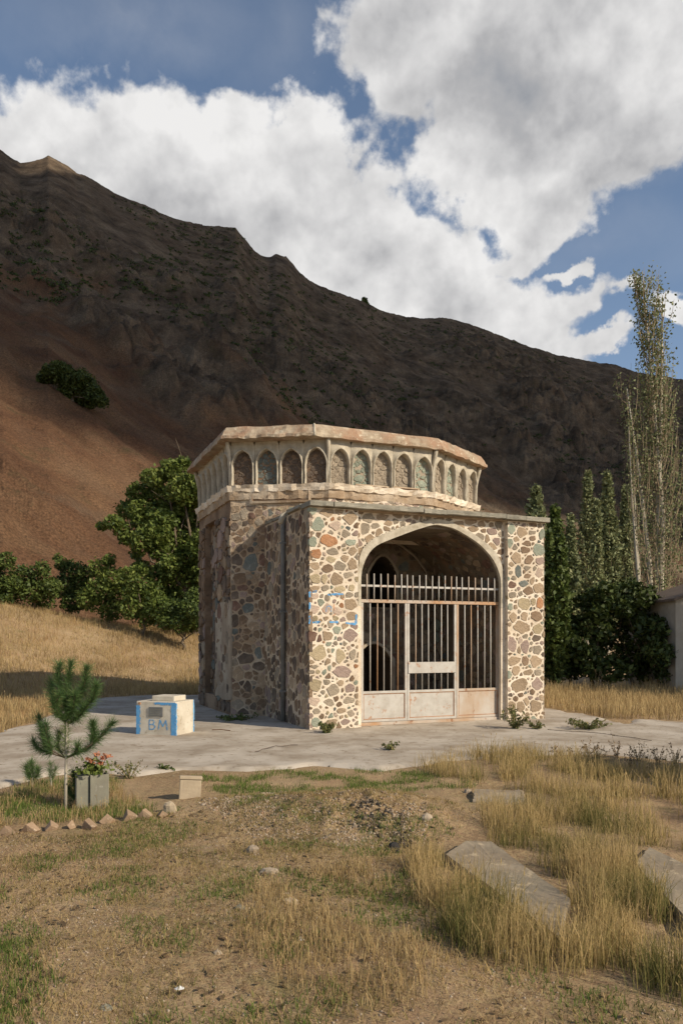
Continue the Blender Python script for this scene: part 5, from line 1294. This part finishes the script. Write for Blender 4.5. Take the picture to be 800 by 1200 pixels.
letB = [[(Bx, Bz), (Bx, Bz+hh)], [(Bx, Bz+hh), (Bx+.075, Bz+hh*.95), (Bx+.095, Bz+hh*.75), (Bx+.07, Bz+hh*.53), (Bx, Bz+hh*.5)], [(Bx+.07, Bz+hh*.53), (Bx+.11, Bz+hh*.3), (Bx+.08, Bz+hh*.04), (Bx, Bz)]]
Mx = .42; letM = [[(Mx, Bz), (Mx+.03, Bz+hh), (Mx+.08, Bz+hh*.35), (Mx+.14, Bz+hh), (Mx+.165, Bz)]]
stroke_mesh(letB, .02).build('letter_b', M['blue'], bm); stroke_mesh(letM, .024).build('letter_m', M['blue'], bm)
pl = MB(); pl.box(.245, -.018, .30, .505, .0, .455); pl.build('metal_plate', M['pipe'], bm, bevel=.004)
mb = MB()
for k in range(4): mb.box(.27, -.0205, .325+k*.03, .27+random.uniform(.15, .21), -.0175, .333+k*.03)
mb.build('worn_line', M['greyslab'], bm)
MB().box(.045, -.012, BH-.055, .085, .0, BH-.02).build('rusty_bolt', M['rust'], bm)

# ------------------------------------------------------------------ grave slabs
def grave_slab(label, corners, th, m, name='grave_slab', rise=.05):
    P = [gp(*c, rise) for c in corners]; c = sum(P, Vector())/len(P); n = len(P)
    ring_ = []
    for i in range(n):
        a, b = P[i], P[(i+1) % n]
        for k in range(10):
            q = a.lerp(b, k/10); d = (q-c); d.normalize(); ring_.append(q+d*random.uniform(-.012, .008))
    N_ = len(ring_); V = []; 
    for sc, z in ((1.0, rise-th), (1.0, rise-.012), (.985, rise)):
        for q in ring_: V.append(((q.x-c.x)*sc, (q.y-c.y)*sc, z+random.uniform(-.002, .002)))
    V.append((0, 0, rise))
    F = [(r*N_+k, r*N_+(k+1) % N_, (r+1)*N_+(k+1) % N_, (r+1)*N_+k) for r in (0, 1) for k in range(N_)]+[(2*N_+k, 2*N_+(k+1) % N_, 3*N_) for k in range(N_)]
    me = bpy.data.meshes.new(name); me.from_pydata(V, [], F); me.update(); o = link(name, me, m); o.location = (c.x, c.y, gz(c.x, c.y)*.6); tag(o, label, 'grave slab'); return o
grave_slab('long pale flat grave slab half hidden by tall dry grass, right of centre', [(520, 1000), (655, 1098), (668, 1052), (575, 985), (545, 984)], .12, M['tombslab'], rise=.05)
grave_slab('grey flat grave slab in the grass at the right edge of the photo', [(742, 1010), (815, 1085), (860, 1040), (760, 990)], .10, M['tombslab'], rise=.06)
grave_slab('small worn flat slab half sunk in the soil, farthest of the grave slabs', [(553, 938), (618, 940), (612, 926), (556, 924)], .08, M['tombslab'], rise=.04)

# ------------------------------------------------------------------ planter, small block, stones
b0 = gp(106, 949); pt = empty('planter', (b0.x, b0.y, gz(b0.x, b0.y)), R(24)); tag(pt, 'grey square concrete planter holding faded red flowers beside the pine sapling', 'planter')
mb = MB(); s, h, w = .17, .33, .022
mb.box(0, 0, -.05, s, .012, h); mb.box(0, .012, -.05, .02, s, h); mb.box(s-.02, .012, -.05, s, s, h); mb.box(.02, s-.02, -.05, s-.02, s, h)
mb.build('box', M['greyslab'], pt, bevel=.004); MB().box(-.12, .03, -.05, -.004, s, h-.01).build('side_slab', M['greyslab'], pt, bevel=.004)
MB().box(.02, .012, .2, s-.02, s-.02, h-.03).build('soil', M['dark'], pt)
P = np.array([(.08-.05+random.gauss(0, .07), .08+random.gauss(0, .06), h+.01+abs(random.gauss(.04, .04))) for _ in range(230)]); foliage('leaves', P, np.clip(rng.normal(.6, .25, len(P)), 0, 1), .035, M['walnut'], pt)
for (x, y) in ((113, 884), (121, 888), (108, 892), (104, 890), (126, 886), (117, 895)):
    q = at(x, y, b0.y+.05); q = q-Vector((b0.x, b0.y, gz(b0.x, b0.y))); c_, s_ = math.cos(-R(24)), math.sin(-R(24)); lq = (q.x*c_-q.y*s_, q.x*s_+q.y*c_, q.z)
    mb = MB(); mb.tube([(.08, .08, h-.03), ((lq[0]+.08)/2, (lq[1]+.08)/2, (lq[2]+h)/2), lq], .003, 4)
    mb.build('stem', M['bushleaf'], pt)
    pp = np.array([(lq[0]+random.gauss(0, .014), lq[1]+random.gauss(0, .014), lq[2]+random.gauss(0, .009)) for _ in range(34)]); V, F, t = leaf_quads(pp, .024, up=1.0, long=1.1); link('flower_head', mesh_np('flower_head', V, F, t), M['petal'], pt)
b1 = gp(209.5, 945); bk = MB().box(0, 0, -.03, .205, .075, .185)
bk = MB(); bk.box(0, 0, -.03, .205, .09, .185); bk.box(-.006, -.010, .187, .211, .095, .222)
o = bk.build('sand_block', M['yblock'], None, bevel=.008); o.location = (b1.x, b1.y, gz(b1.x, b1.y)); o.rotation_euler = (R(-6), R(4), R(12)); tag(o, 'small sand coloured block with a raised top edge standing upright on bare soil', 'block')
def rock(name, label, px, py, w, h, d, m, cat='stone', seed=0, group=None, rz=0):
    rnd = random.Random(seed); p = gp(px, py); V, F = [], []; n, r = 9, 5
    for j in range(r):
        ph = j/(r-1)*math.pi*.5
        for i in range(n):
            t = 2*math.pi*i/n; k = rnd.uniform(.82, 1.12); V.append((math.cos(t)*math.cos(ph*.9)**.7*w/2*k, math.sin(t)*math.cos(ph*.9)**.7*d/2*k, (math.sin(ph)*h-.01)*rnd.uniform(.92, 1.06) if j else -.02))
    V.append((0, 0, h)); F = [(j*n+i, j*n+(i+1) % n, (j+1)*n+(i+1) % n, (j+1)*n+i) for j in range(r-1) for i in range(n)]+[((r-1)*n+i, (r-1)*n+(i+1) % n, r*n) for i in range(n)]
    me = bpy.data.meshes.new(name); me.from_pydata(V, [], F); me.update(); o = link(name, me, m); o.location = (p.x, p.y, gz(p.x, p.y)); o.rotation_euler = (0, 0, rz); tag(o, label, cat, group); return o
rock('rock', 'small white stone lying on bare soil left of the upright sand block', 165, 949, .085, .045, .06, M['palerock'], seed=1)
rock('rock', 'leaning pale stone just in front of the upright sand block', 199, 957, .13, .10, .08, M['yblock'], seed=2)
rock('rock', 'pair of broken pale stones in the middle of the bare foreground', 316, 1024, .15, .04, .09, M['palerock'], seed=3)
rock('rock', 'flat brown stone on the foreground soil right of the pale broken stones', 340, 1059, .12, .035, .07, M['yblock'], seed=4)
rock('rock', 'round grey green pebble in the foreground soil', 281, 1066, .075, .03, .06, M['greyslab'], seed=5)
rock('rock', 'pale chip of stone lying in the sparse foreground grass', 255, 1120, .05, .025, .04, M['yblock'], seed=6)
rock('rock', 'pale brown lump of stone at the edge of the soil heap', 296, 1000, .11, .06, .08, M['palerock'], seed=7)
rock('rock', 'grey stone pressed into the soil near the bottom edge of the photo', 124, 1180, .07, .025, .05, M['greyslab'], seed=8)
rock('rock', 'tan stone stuck upright at the near edge of the grave slab grass', 500, 972, .10, .06, .05, M['palerock'], seed=9)
rock('rock', 'light stone lying behind the grave slab where the grass begins', 548, 928, .10, .05, .07, M['palerock'], seed=10)
rock('rock', 'light stone half buried between grass tufts above the grave slab', 607, 928, .12, .04, .06, M['palerock'], seed=11)
rock('charred_lump', 'black charred lump at the right foot of the soil heap', 461, 992, .10, .06, .07, M['darkrock'], 'charred lump', seed=12)
rock('litter', 'scrap of white litter in the foreground grass left of the centre', 352, 1102, .045, .02, .03, M['litter'], 'litter', seed=30)
rock('litter', 'white crumbled plaster scraps near the bottom of the photo', 211, 1158, .06, .015, .04, M['litter'], 'litter', seed=31)
rock('litter', 'white scrap caught at the foot of the tall grass', 590, 1121, .05, .03, .03, M['litter'], 'litter', seed=32)
# corner-up bricks edging the planted bed
bl_ = ['leftmost', 'second from the left', 'third from the left', 'fourth from the left, partly hidden,', 'tall fifth from the left', 'sixth from the left', 'seventh from the left', 'large eighth from the left', 'last, rightmost']
for k, (x, y, s) in enumerate(((9, 979, 20), (35, 975, 22), (61, 972, 17), (84, 971, 12), (104, 972, 22), (127, 966, 18), (152, 964, 20), (171, 962, 18), (189, 961, 12))):
    p = gp(x, y); w = s/FPX*p.y*.66; mb = MB().box(-w/2, -.035, -w/2, w/2, .035, w/2, .011); mb2 = [(v[0]*.7071-v[2]*.7071, v[1], v[0]*.7071+v[2]*.7071) for v in mb.v]; mb.v = mb2
    o = mb.build('edging_brick', M['brick'], None, bevel=.006); o.location = (p.x, p.y, gz(p.x, p.y)+.015); o.rotation_euler = (R(random.uniform(-25, 14)), R(random.uniform(-20, 20)), R(random.uniform(-35, 35)))
    tag(o, bl_[k]+' clay brick set corner up along the planted bed', 'brick', 'bricks edging the planted bed')

# ------------------------------------------------------------------ pine sapling and seedlings
def pine(label, px, py, shoots, Y, trunk_top, nl, name='pine_sapling'):
    b = gp(px, py); Y = b.y; z0 = gz(b.x, b.y); t = empty(name, (b.x, b.y, z0)); tag(t, label, 'pine')
    loc = lambda x, y, dy=0: tuple(at(x, y, Y+dy)-Vector((b.x, b.y, z0)))
    tp = loc(*trunk_top); mb = MB(); mb.tube([(0, 0, -.05), (0.004, 0, tp[2]*.3), (tp[0]*.7, 0, tp[2]*.6), tp], [.017*nl, .014*nl, .010*nl, .005*nl], 8); mb.build('trunk', M['palebark'], t, smooth=True)
    for st in shoots:
        pts, dy = st[0], st[1]; n = len(pts); P = [Vector(loc(x, y, dy*(k/(n-1)))) for k, (x, y) in enumerate(pts)]
        MB().tube([tuple(p) for p in P], [.007*nl]*(n-1)+[.004*nl], 5).build('branch', M['bark'], t, smooth=True)
        L_ = sum((P[k+1]-P[k]).length for k in range(n-1)); cnt = int(L_*st[2]*.95); V = np.zeros((cnt, 3)); A = np.zeros((cnt, 3)); seg = [(P[k+1]-P[k]).length for k in range(n-1)]
        for i in range(cnt):
            u = random.uniform(st[3], 1)*L_; k = 0
            while k < n-2 and u > seg[k]: u -= seg[k]; k += 1
            V[i] = P[k].lerp(P[k+1], min(1, u/seg[k])); A[i] = (P[k+1]-P[k]).normalized()
        d = A*.75+rdir(cnt)*.85; d /= np.linalg.norm(d, axis=1)[:, None]; ln = rng.uniform(.05, .115, (cnt, 1))*nl
        s = np.cross(d, rdir(cnt)); s /= np.linalg.norm(s, axis=1)[:, None]; w = .0017*nl
        VV = np.stack([V-s*w, V+s*w, V+d*ln+s*w*.3, V+d*ln-s*w*.3], 1).reshape(-1, 3); F = np.arange(4*cnt).reshape(-1, 4)
        link('needles', mesh_np('needles', VV, F, np.repeat(np.clip(rng.normal(st[4], .2, cnt), 0, 1), 4)), M['needle'], t)
    return t
pine('young pine sapling with a thin trunk and upturned needle shoots at left', 77, 949, [
    ([(78, 848), (79, 820), (80, 795), (84, 776)], 0, 2600, .0, .45), ([(78, 830), (72, 808), (68, 792), (70, 778)], .05, 2600, .0, .4), ([(78, 842), (90, 822), (100, 800), (102, 782)], -.06, 2600, .05, .45),
    ([(78, 848), (66, 830), (60, 812), (61, 800)], .1, 2400, .05, .4), ([(78, 848), (96, 836), (110, 818), (113, 802)], -.05, 2500, .1, .45), ([(78, 850), (90, 842), (98, 826)], .15, 2200, .1, .4), ([(78, 848), (70, 838), (64, 826), (70, 815)], -.12, 2300, .1, .5), ([(78, 845), (86, 830), (88, 812)], -.1, 2500, .0, .5),
    ([(77, 888), (64, 884), (52, 872), (46, 840)], .05, 1700, .25, .35), ([(77, 888), (62, 880), (56, 866), (53, 848)], -.1, 1900, .3, .4), ([(77, 888), (56, 882), (44, 876), (39, 868)], .08, 1500, .35, .4), ([(77, 889), (68, 876), (69, 858)], .1, 1700, .2, .6),
    ([(77, 889), (98, 880), (116, 866), (133, 846)], .05, 1800, .25, .35), ([(77, 888), (108, 872), (110, 858), (109, 848)], .0, 1700, .6, .4), ([(77, 889), (90, 882), (92, 872)], -.08, 1700, .3, .45),
    ([(78, 889), (77, 876), (78, 850)], 0, 1500, .0, .95)], 7.2, (79, 800), 1.0)
pine('small pine seedling left of the sapling, in the planted bed', 38, 922, [([(38, 918), (38, 908), (37, 893)], 0, 3200, .0, .5), ([(38, 916), (33, 908), (31, 898)], .02, 2600, .1, .5), ([(38, 916), (44, 908), (45, 900)], .02, 2600, .1, .5)], 8, (37, 896), .9, 'pine_seedling')
pine('thin sparse pine seedling between the small one and the sapling trunk', 60, 922, [([(60, 920), (60, 908), (59, 895)], 0, 1700, .0, .4), ([(60, 914), (64, 906), (66, 899)], .02, 1300, .1, .4)], 8, (59, 896), .8, 'pine_seedling')
pine('leafy low pine shoot in front of the planter', 92, 944, [([(92, 940), (90, 925), (86, 905)], 0, 2800, .0, .5), ([(92, 940), (98, 925), (97, 908)], .02, 2600, .1, .5), ([(92, 940), (84, 932), (80, 922)], .02, 2600, .1, .5)], 8, (90, 912), 1.0, 'pine_seedling')

# ------------------------------------------------------------------ grass
def blades(name, XY, h, w, m, lean=.35, label=None, tint=None, head=0.0, z=None, flat=0.0):
    n = len(XY); Z = ground_h(XY[:, 0], XY[:, 1])-.01 if z is None else z
    B = np.c_[XY, Z]; hh = h*np.ones(n); a = rng.uniform(0, 2*np.pi, n); ln = np.abs(rng.normal(0, lean, n))+flat; ln = np.minimum(ln, 1.35)
    d = np.stack([np.cos(a), np.sin(a), np.zeros(n)], 1); sdir = np.stack([-np.sin(a), np.cos(a), np.zeros(n)], 1); b2 = rng.uniform(0, np.pi, n); sdir = np.stack([np.cos(b2), np.sin(b2)*.5, np.zeros(n)], 1)
    ww = (w*rng.uniform(.6, 1.3, n))[:, None]
    mid = B+(d*np.sin(ln*.5)[:, None]+np.array([0, 0, 1])*np.cos(ln*.5)[:, None])*(hh*.55)[:, None]
    tip = mid+(d*np.sin(ln*1.5)[:, None]+np.array([0, 0, 1])*np.cos(ln*1.5)[:, None])*(hh*.45)[:, None]
    V = np.stack([B-sdir*ww, B+sdir*ww, mid+sdir*ww*.8, mid-sdir*ww*.8, tip+sdir*ww*.12, tip-sdir*ww*.12], 1)
    F = np.stack([np.array([0, 1, 2, 3]), np.array([3, 2, 4, 5])]); F = (np.arange(n)[:, None, None]*6+F[None]).reshape(-1, 4); V = V.reshape(-1, 3)
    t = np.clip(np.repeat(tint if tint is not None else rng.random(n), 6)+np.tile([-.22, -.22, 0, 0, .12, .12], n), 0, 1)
    if head > 0:
        k = np.where(rng.random(n) < head)[0]; dd = tip[k]-mid[k]; dd /= np.linalg.norm(dd, axis=1)[:, None]+1e-9; s = (hh[k]*.07)[:, None]; wv = ww[k]*1.5
        Vh = np.stack([tip[k]-dd*s, tip[k]+sdir[k]*wv, tip[k]+dd*s, tip[k]-sdir[k]*wv], 1).reshape(-1, 3); Fh = np.arange(4*len(k)).reshape(-1, 4)+len(V)
        V = np.vstack([V, Vh]); F = np.vstack([F, Fh]); t = np.r_[t, np.full(4*len(k), .75)]
    o = link(name, mesh_np(name, V, F, t), m); tag(o, label, kind='stuff'); return o
def sample(polypx, n, nz=None, thr=-9, clump=0, seed=0, spread=.05, z=0.0):
    poly = [tuple(gp(*p, z)[:2]) for p in polypx]; xs = [p[0] for p in poly]; ys = [p[1] for p in poly]; out = []
    tot = 0
    while tot < n:
        m = n*3; X = rng.uniform(min(xs), max(xs), m); Y = rng.uniform(min(ys), max(ys), m); k = inpoly(X, Y, poly)
        if nz: k &= fbm(X*nz, Y*nz, 3, seed) > thr
        out.append(np.c_[X[k], Y[k]]); tot += int(k.sum())
    P = np.vstack(out)[:n]
    if clump: P = np.repeat(P[:n//clump+1], clump, 0)[:n]; P = P+rng.normal(0, spread, P.shape)
    return P
def notin(P, polys):
    k = np.ones(len(P), bool)
    for q in polys: k &= ~inpoly(P[:, 0], P[:, 1], q)
    return P[k]
SL1 = [tuple(gp(*c, .07)[:2]) for c in [(520, 1000), (655, 1098), (668, 1052), (575, 985), (545, 984)]]
SL2 = [tuple(gp(*c, .06)[:2]) for c in [(742, 1010), (815, 1085), (860, 1040), (760, 990)]]
def gmix(P, f=1.3, seed=3): return np.clip(.5+.9*fbm(P[:, 0]*f, P[:, 1]*f, 3, seed)+rng.normal(0, .17, len(P)), 0, 1)
# tall tussocks round the slabs
tall = []
for poly, n in (([(478, 1012), (505, 1004), (530, 1022), (570, 1060), (620, 1098), (668, 1112), (690, 1075), (730, 1062), (800, 1088), (860, 1120), (850, 1180), (760, 1168), (680, 1148), (600, 1140), (540, 1120), (495, 1070)], 8600),
                ([(580, 985), (660, 992), (740, 1010), (760, 1040), (800, 1075), (760, 1085), (680, 1070), (672, 1048), (620, 1010)], 5200),
                ([(560, 955), (640, 945), (720, 965), (860, 985), (880, 1010), (760, 995), (690, 990), (580, 982)], 5200)):
    tall.append(sample(poly, int(n*.8), 1.9, -.08, 14, 7, .045))
P = notin(np.vstack(tall), [SL1, SL2]); h = .235*(.30+.9*rng.random(len(P)))*(1+.8*fbm(P[:, 0]*1.6, P[:, 1]*1.6, 3, 9))
t = np.clip(.56+.9*fbm(P[:, 0]*1.3, P[:, 1]*1.3, 3, 3)+rng.normal(0, .24, len(P))+.06, 0, 1)
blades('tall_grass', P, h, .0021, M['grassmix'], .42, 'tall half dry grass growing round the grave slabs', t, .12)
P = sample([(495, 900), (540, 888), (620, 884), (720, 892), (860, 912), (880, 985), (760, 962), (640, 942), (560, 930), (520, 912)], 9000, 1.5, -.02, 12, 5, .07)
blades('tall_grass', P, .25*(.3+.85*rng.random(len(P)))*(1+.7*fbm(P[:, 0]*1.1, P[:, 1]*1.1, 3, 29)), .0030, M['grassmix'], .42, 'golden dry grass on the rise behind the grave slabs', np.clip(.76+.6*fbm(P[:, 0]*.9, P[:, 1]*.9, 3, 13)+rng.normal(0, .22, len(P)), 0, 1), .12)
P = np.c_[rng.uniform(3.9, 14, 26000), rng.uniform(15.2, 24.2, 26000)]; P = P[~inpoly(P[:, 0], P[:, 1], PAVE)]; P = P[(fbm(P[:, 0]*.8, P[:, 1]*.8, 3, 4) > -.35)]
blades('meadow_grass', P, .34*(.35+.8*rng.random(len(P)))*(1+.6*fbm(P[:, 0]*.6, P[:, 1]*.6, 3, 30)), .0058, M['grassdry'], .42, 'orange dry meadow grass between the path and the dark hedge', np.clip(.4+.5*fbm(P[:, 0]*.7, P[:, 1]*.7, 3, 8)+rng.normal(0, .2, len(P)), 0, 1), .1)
# bank on the left
n = 80000; Yv = rng.uniform(12.5, 35, n); Xv = -Yv*rng.uniform(.03, .56, n); P = np.c_[Xv, Yv]; P = P[~inpoly(P[:, 0], P[:, 1], PAVE)]
lb = np.array([w2l((x, y, 0))[:2] for x, y in P]); k = ~((np.abs(lb[:, 0]-cx) < As+.1) & (np.abs(lb[:, 1]-cc) < As+.1)); P = P[k]
k = fbm(P[:, 0]*.7, P[:, 1]*.7, 4, 14) > -.38; P = P[k]
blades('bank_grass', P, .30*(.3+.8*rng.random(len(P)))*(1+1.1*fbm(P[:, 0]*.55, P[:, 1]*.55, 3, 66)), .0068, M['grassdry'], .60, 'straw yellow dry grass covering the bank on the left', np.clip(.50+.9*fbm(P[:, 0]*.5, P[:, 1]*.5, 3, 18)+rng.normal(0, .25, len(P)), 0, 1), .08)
# thin cropped grass, straw and green sprouts of the foreground
FG_ = [(-80, 940), (60, 985), (200, 955), (300, 935), (480, 935), (560, 960), (480, 1010), (520, 1120), (700, 1165), (900, 1190), (900, 1330), (-150, 1330)]
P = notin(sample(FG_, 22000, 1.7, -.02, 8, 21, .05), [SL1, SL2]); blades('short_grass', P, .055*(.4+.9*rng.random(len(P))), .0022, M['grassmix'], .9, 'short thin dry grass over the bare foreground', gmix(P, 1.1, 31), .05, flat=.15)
P = notin(sample(FG_, 26000, 1.2, -.2, 0, 23), [SL1, SL2]); z = ground_h(P[:, 0], P[:, 1])+.006
blades('straw_litter', P, .05*(.4+1.0*rng.random(len(P))), .0018, M['grassdry'], .1, 'flattened straw lying on the soil', None, 0, z=z, flat=1.25)
P = sample(FG_, 22000, 1.5, .10, 9, 33, .04); blades('green_grass', P, .05*(.4+.8*rng.random(len(P))), .0028, M['grassgreen'], .6, 'low green sprouts scattered over the foreground', None, 0, flat=.1)
P = sample([(225, 912), (330, 903), (420, 902), (520, 905), (560, 920), (430, 932), (360, 955), (320, 945), (240, 935)], 8000, 1.8, .0, 10, 35, .04); blades('green_grass', P, .06*(.4+.8*rng.random(len(P))), .003, M['grassgreen'], .6, 'green grass fringe along the front edge of the pavement', None, 0)
P = sample([(300, 1040), (430, 1010), (470, 1060), (520, 1120), (480, 1190), (330, 1170), (280, 1100)], 3200, 1.6, .0, 10, 37, .05); blades('tall_grass', P, .10*(.4+.8*rng.random(len(P))), .0022, M['grassdry'], .4, 'thin pale grass tufts in the middle of the foreground', None, .2)
P = sample([(-60, 1100), (30, 1105), (60, 1160), (40, 1230), (-80, 1260)], 1500, 1.6, -.1, 14, 39, .05); blades('green_grass', P, .06*(.4+.8*rng.random(len(P))), .003, M['grassgreen'], .5, 'green tuft at the lower left corner', None, 0)
BED = [(-60, 945), (0, 935), (40, 918), (130, 912), (150, 935), (180, 955), (110, 966), (40, 968), (-60, 975)]
P = sample(BED, 7000, 1.6, -.1, 12, 41, .05); blades('bed_grass', P, .08*(.4+.8*rng.random(len(P))), .0032, M['grassgreen'], .5, 'green ground cover of the planted bed', None, 0)
P = sample(BED, 3000, 1.6, -.3, 0, 42); blades('bed_grass', P, .13*(.4+.8*rng.random(len(P))), .0025, M['grassdry'], .5, 'dry stalks standing in the planted bed', None, .3)
# gravel and crumbs of soil
def pebbles(name, P, s0, s1, label, m='pebble'):
    n = len(P); Z = ground_h(P[:, 0], P[:, 1]); s = (s0+(s1-s0)*rng.random(n)**3)[:, None]
    base = np.array([(1, 0, 0), (0, 1, 0), (-1, 0, 0), (0, -1, 0), (0, 0, .75), (0, 0, -.5)]); a = rng.uniform(0, 6.28, n); ca, sa = np.cos(a), np.sin(a)
    sc = rng.uniform(.6, 1.2, (n, 6)); V = base[None]*sc[..., None]*s[:, None]; V = np.stack([V[..., 0]*ca[:, None]-V[..., 1]*sa[:, None], V[..., 0]*sa[:, None]+V[..., 1]*ca[:, None], V[..., 2]], -1)
    V = V+np.c_[P, Z][:, None]; F = np.array([(0, 1, 4), (1, 2, 4), (2, 3, 4), (3, 0, 4), (1, 0, 5), (2, 1, 5), (3, 2, 5), (0, 3, 5)]); F = (np.arange(n)[:, None, None]*6+F[None]).reshape(-1, 3)
    o = link(name, mesh_np(name, V.reshape(-1, 3), F, np.repeat(rng.random(n), 6)), M[m]); tag(o, label, kind='stuff'); return o
pebbles('gravel', sample([(230, 950), (330, 925), (430, 925), (500, 935), (500, 985), (420, 995), (300, 985)], 9000, 1.5, -.3, 0, 51), .004, .022, 'loose gravel of the low soil heap')
pebbles('gravel', sample(FG_, 13000, 2.0, -.15, 0, 53), .002, .012, 'fine stones scattered over the foreground soil')
pebbles('gravel', sample([(-40, 930), (110, 906), (300, 905), (520, 895), (800, 895), (800, 850), (640, 835), (0, 860)], 3600, 2.0, -.3, 0, 55, z=.05), .004, .014, 'grit lying on the pavement')

M['char'] = mat('charred_crumbs', (.1, .1, .1), bump=0, tint=[(.02, .018, .016), (.05, .042, .035), (.16, .12, .09)])
pebbles('charred_crumbs', np.vstack([sample([(408, 966), (440, 961), (474, 970), (478, 990), (450, 985), (420, 980)], 700, None, -9, 6, 56, .03), sample([(455, 980), (480, 984), (472, 997), (450, 994)], 160, None, -9, 5, 57, .02)]), .006, .03, 'blackened charred crumbs on the side of the soil heap', 'char')
P = sample(FG_, 1500, 1.3, -.2, 0, 58); Pz = np.c_[P, ground_h(P[:, 0], P[:, 1])+.012]; V, F, t = leaf_quads(Pz, .03, up=4.0, long=1.3); o = link('fallen_leaves', mesh_np('fallen_leaves', V, F, t), M['deadweed']); tag(o, 'brown fallen leaves scattered over the foreground', kind='stuff')
# ------------------------------------------------------------------ weeds
def weed(name, label, px, py, w, h, n, m, leaf, z=None, stems=9, cat='weed', group=None, up=.4, spiky=False):
    p = gp(px, py); z0 = gz(p.x, p.y) if z is None else z; t = empty(name, (p.x, p.y, z0)); tag(t, label, cat, group); mb = MB(); pts = []
    for s in range(stems):
        a = random.uniform(0, 6.28); r = w/2*random.uniform(.2, 1)**.6; hh = h*random.uniform(.45, 1)*(1-.4*r/(w/2)); q = [Vector((0, 0, -.02)), Vector((math.cos(a)*r*.5, math.sin(a)*r*.5, hh*.55)), Vector((math.cos(a)*r, math.sin(a)*r, hh))]
        mb.tube([tuple(v) for v in q], [.004, .003, .0015], 4)
        for _ in range(n//stems):
            g = random.uniform(.1, 1)*2; i = min(1, int(g)); v = q[i].lerp(q[i+1], g-i); pts.append((v.x+random.gauss(0, leaf*.6), v.y+random.gauss(0, leaf*.6), max(.0, v.z+random.gauss(0, leaf*.5))))
    mb.build('stem', M['twig' if m == 'deadweed' else 'weed_stem'] if 'weed_stem' in M else M['twig'], t); P = np.array(pts); foliage('leaves', P, np.clip(rng.normal(.5, .25, len(P)), 0, 1), leaf, M[m], t, up=up, long=2.2 if spiky else 1.6)
weed('weed', 'green and yellow weed at the foot of the left porch pier', 382, 861, .48, .22, 420, 'weed', .035, .04, group='weeds at the foot of the porch')
weed('weed', 'silvery spiky weed at the foot of the right porch pier', 603, 856, .55, .50, 520, 'weed', .03, .04, 16, group='weeds at the foot of the porch', spiky=True)
weed('weed', 'low weed creeping right of the right porch pier', 628, 856, .4, .16, 220, 'weed', .03, .04, group='weeds at the foot of the porch')
weed('weed', 'small green weed in a crack of the pavement before the gate', 457, 881, .30, .15, 160, 'weed', .028, .04, cat='weed')
weed('weed', 'wide low weed patch on the path right of the porch', 690, 856, .9, .22, 520, 'weed', .035, .04, 18)
weed('weed', 'loose thin weed at the front edge of the pavement behind the white stone', 152, 912, .5, .32, 300, 'weed', .02, None, 14)
weed('weed', 'dark green leafy weed tuft at the pavement edge near the upright block', 192, 903, .22, .12, 220, 'bushleaf', .03, None)
weed('weed', 'dark weeds growing in the corner between porch and body', 318, 836, .9, .28, 620, 'bushleaf', .04, .03, 20)
weed('weed', 'flat dark weed patch in the shade left of the porch corner', 275, 845, 1.2, .12, 460, 'bushleaf', .035, .03, 20)
for k, (x, y, h_) in enumerate(((675, 893, .36), (700, 890, .30), (722, 889, .45), (748, 892, .5), (770, 895, .35), (655, 888, .25), (690, 884, .3), (737, 898, .4), (790, 900, .4))):
    weed('dry_weed', ['dry brown', 'thin brown', 'tall dark brown', 'tallest reddish brown', 'branching brown', 'short grey brown', 'sparse', 'leaning dark brown', 'bushy brown'][k]+' dead weed stalks on far grass edge, '+['right of the porch', 'near the path', 'before the path bend', 'before the dark hedge', 'towards the right edge', 'nearest the porch', 'behind others', 'in front of the tall ones', 'at the right edge'][k],
         x, y, .3, h_, 130, 'deadweed', .018, None, 7, 'weed', 'dead weed stalks along the path edge')
weed('dry_weed', 'tall thin dead stalk rising from the meadow grass before the hedge', 697, 812, .8, 1.05, 90, 'deadweed', .03, None, 5)
# fallen twig on the pavement
o = MB().tube([(-.16, .05, 0), (0, 0, .01), (.17, -.07, 0)], .009, 5).build('fallen_twig', M['wood'], None); p = gp(259, 856, .05); o.location = (p.x, p.y, .055); tag(o, 'dark twig lying on the pavement left of the porch corner', 'twig')
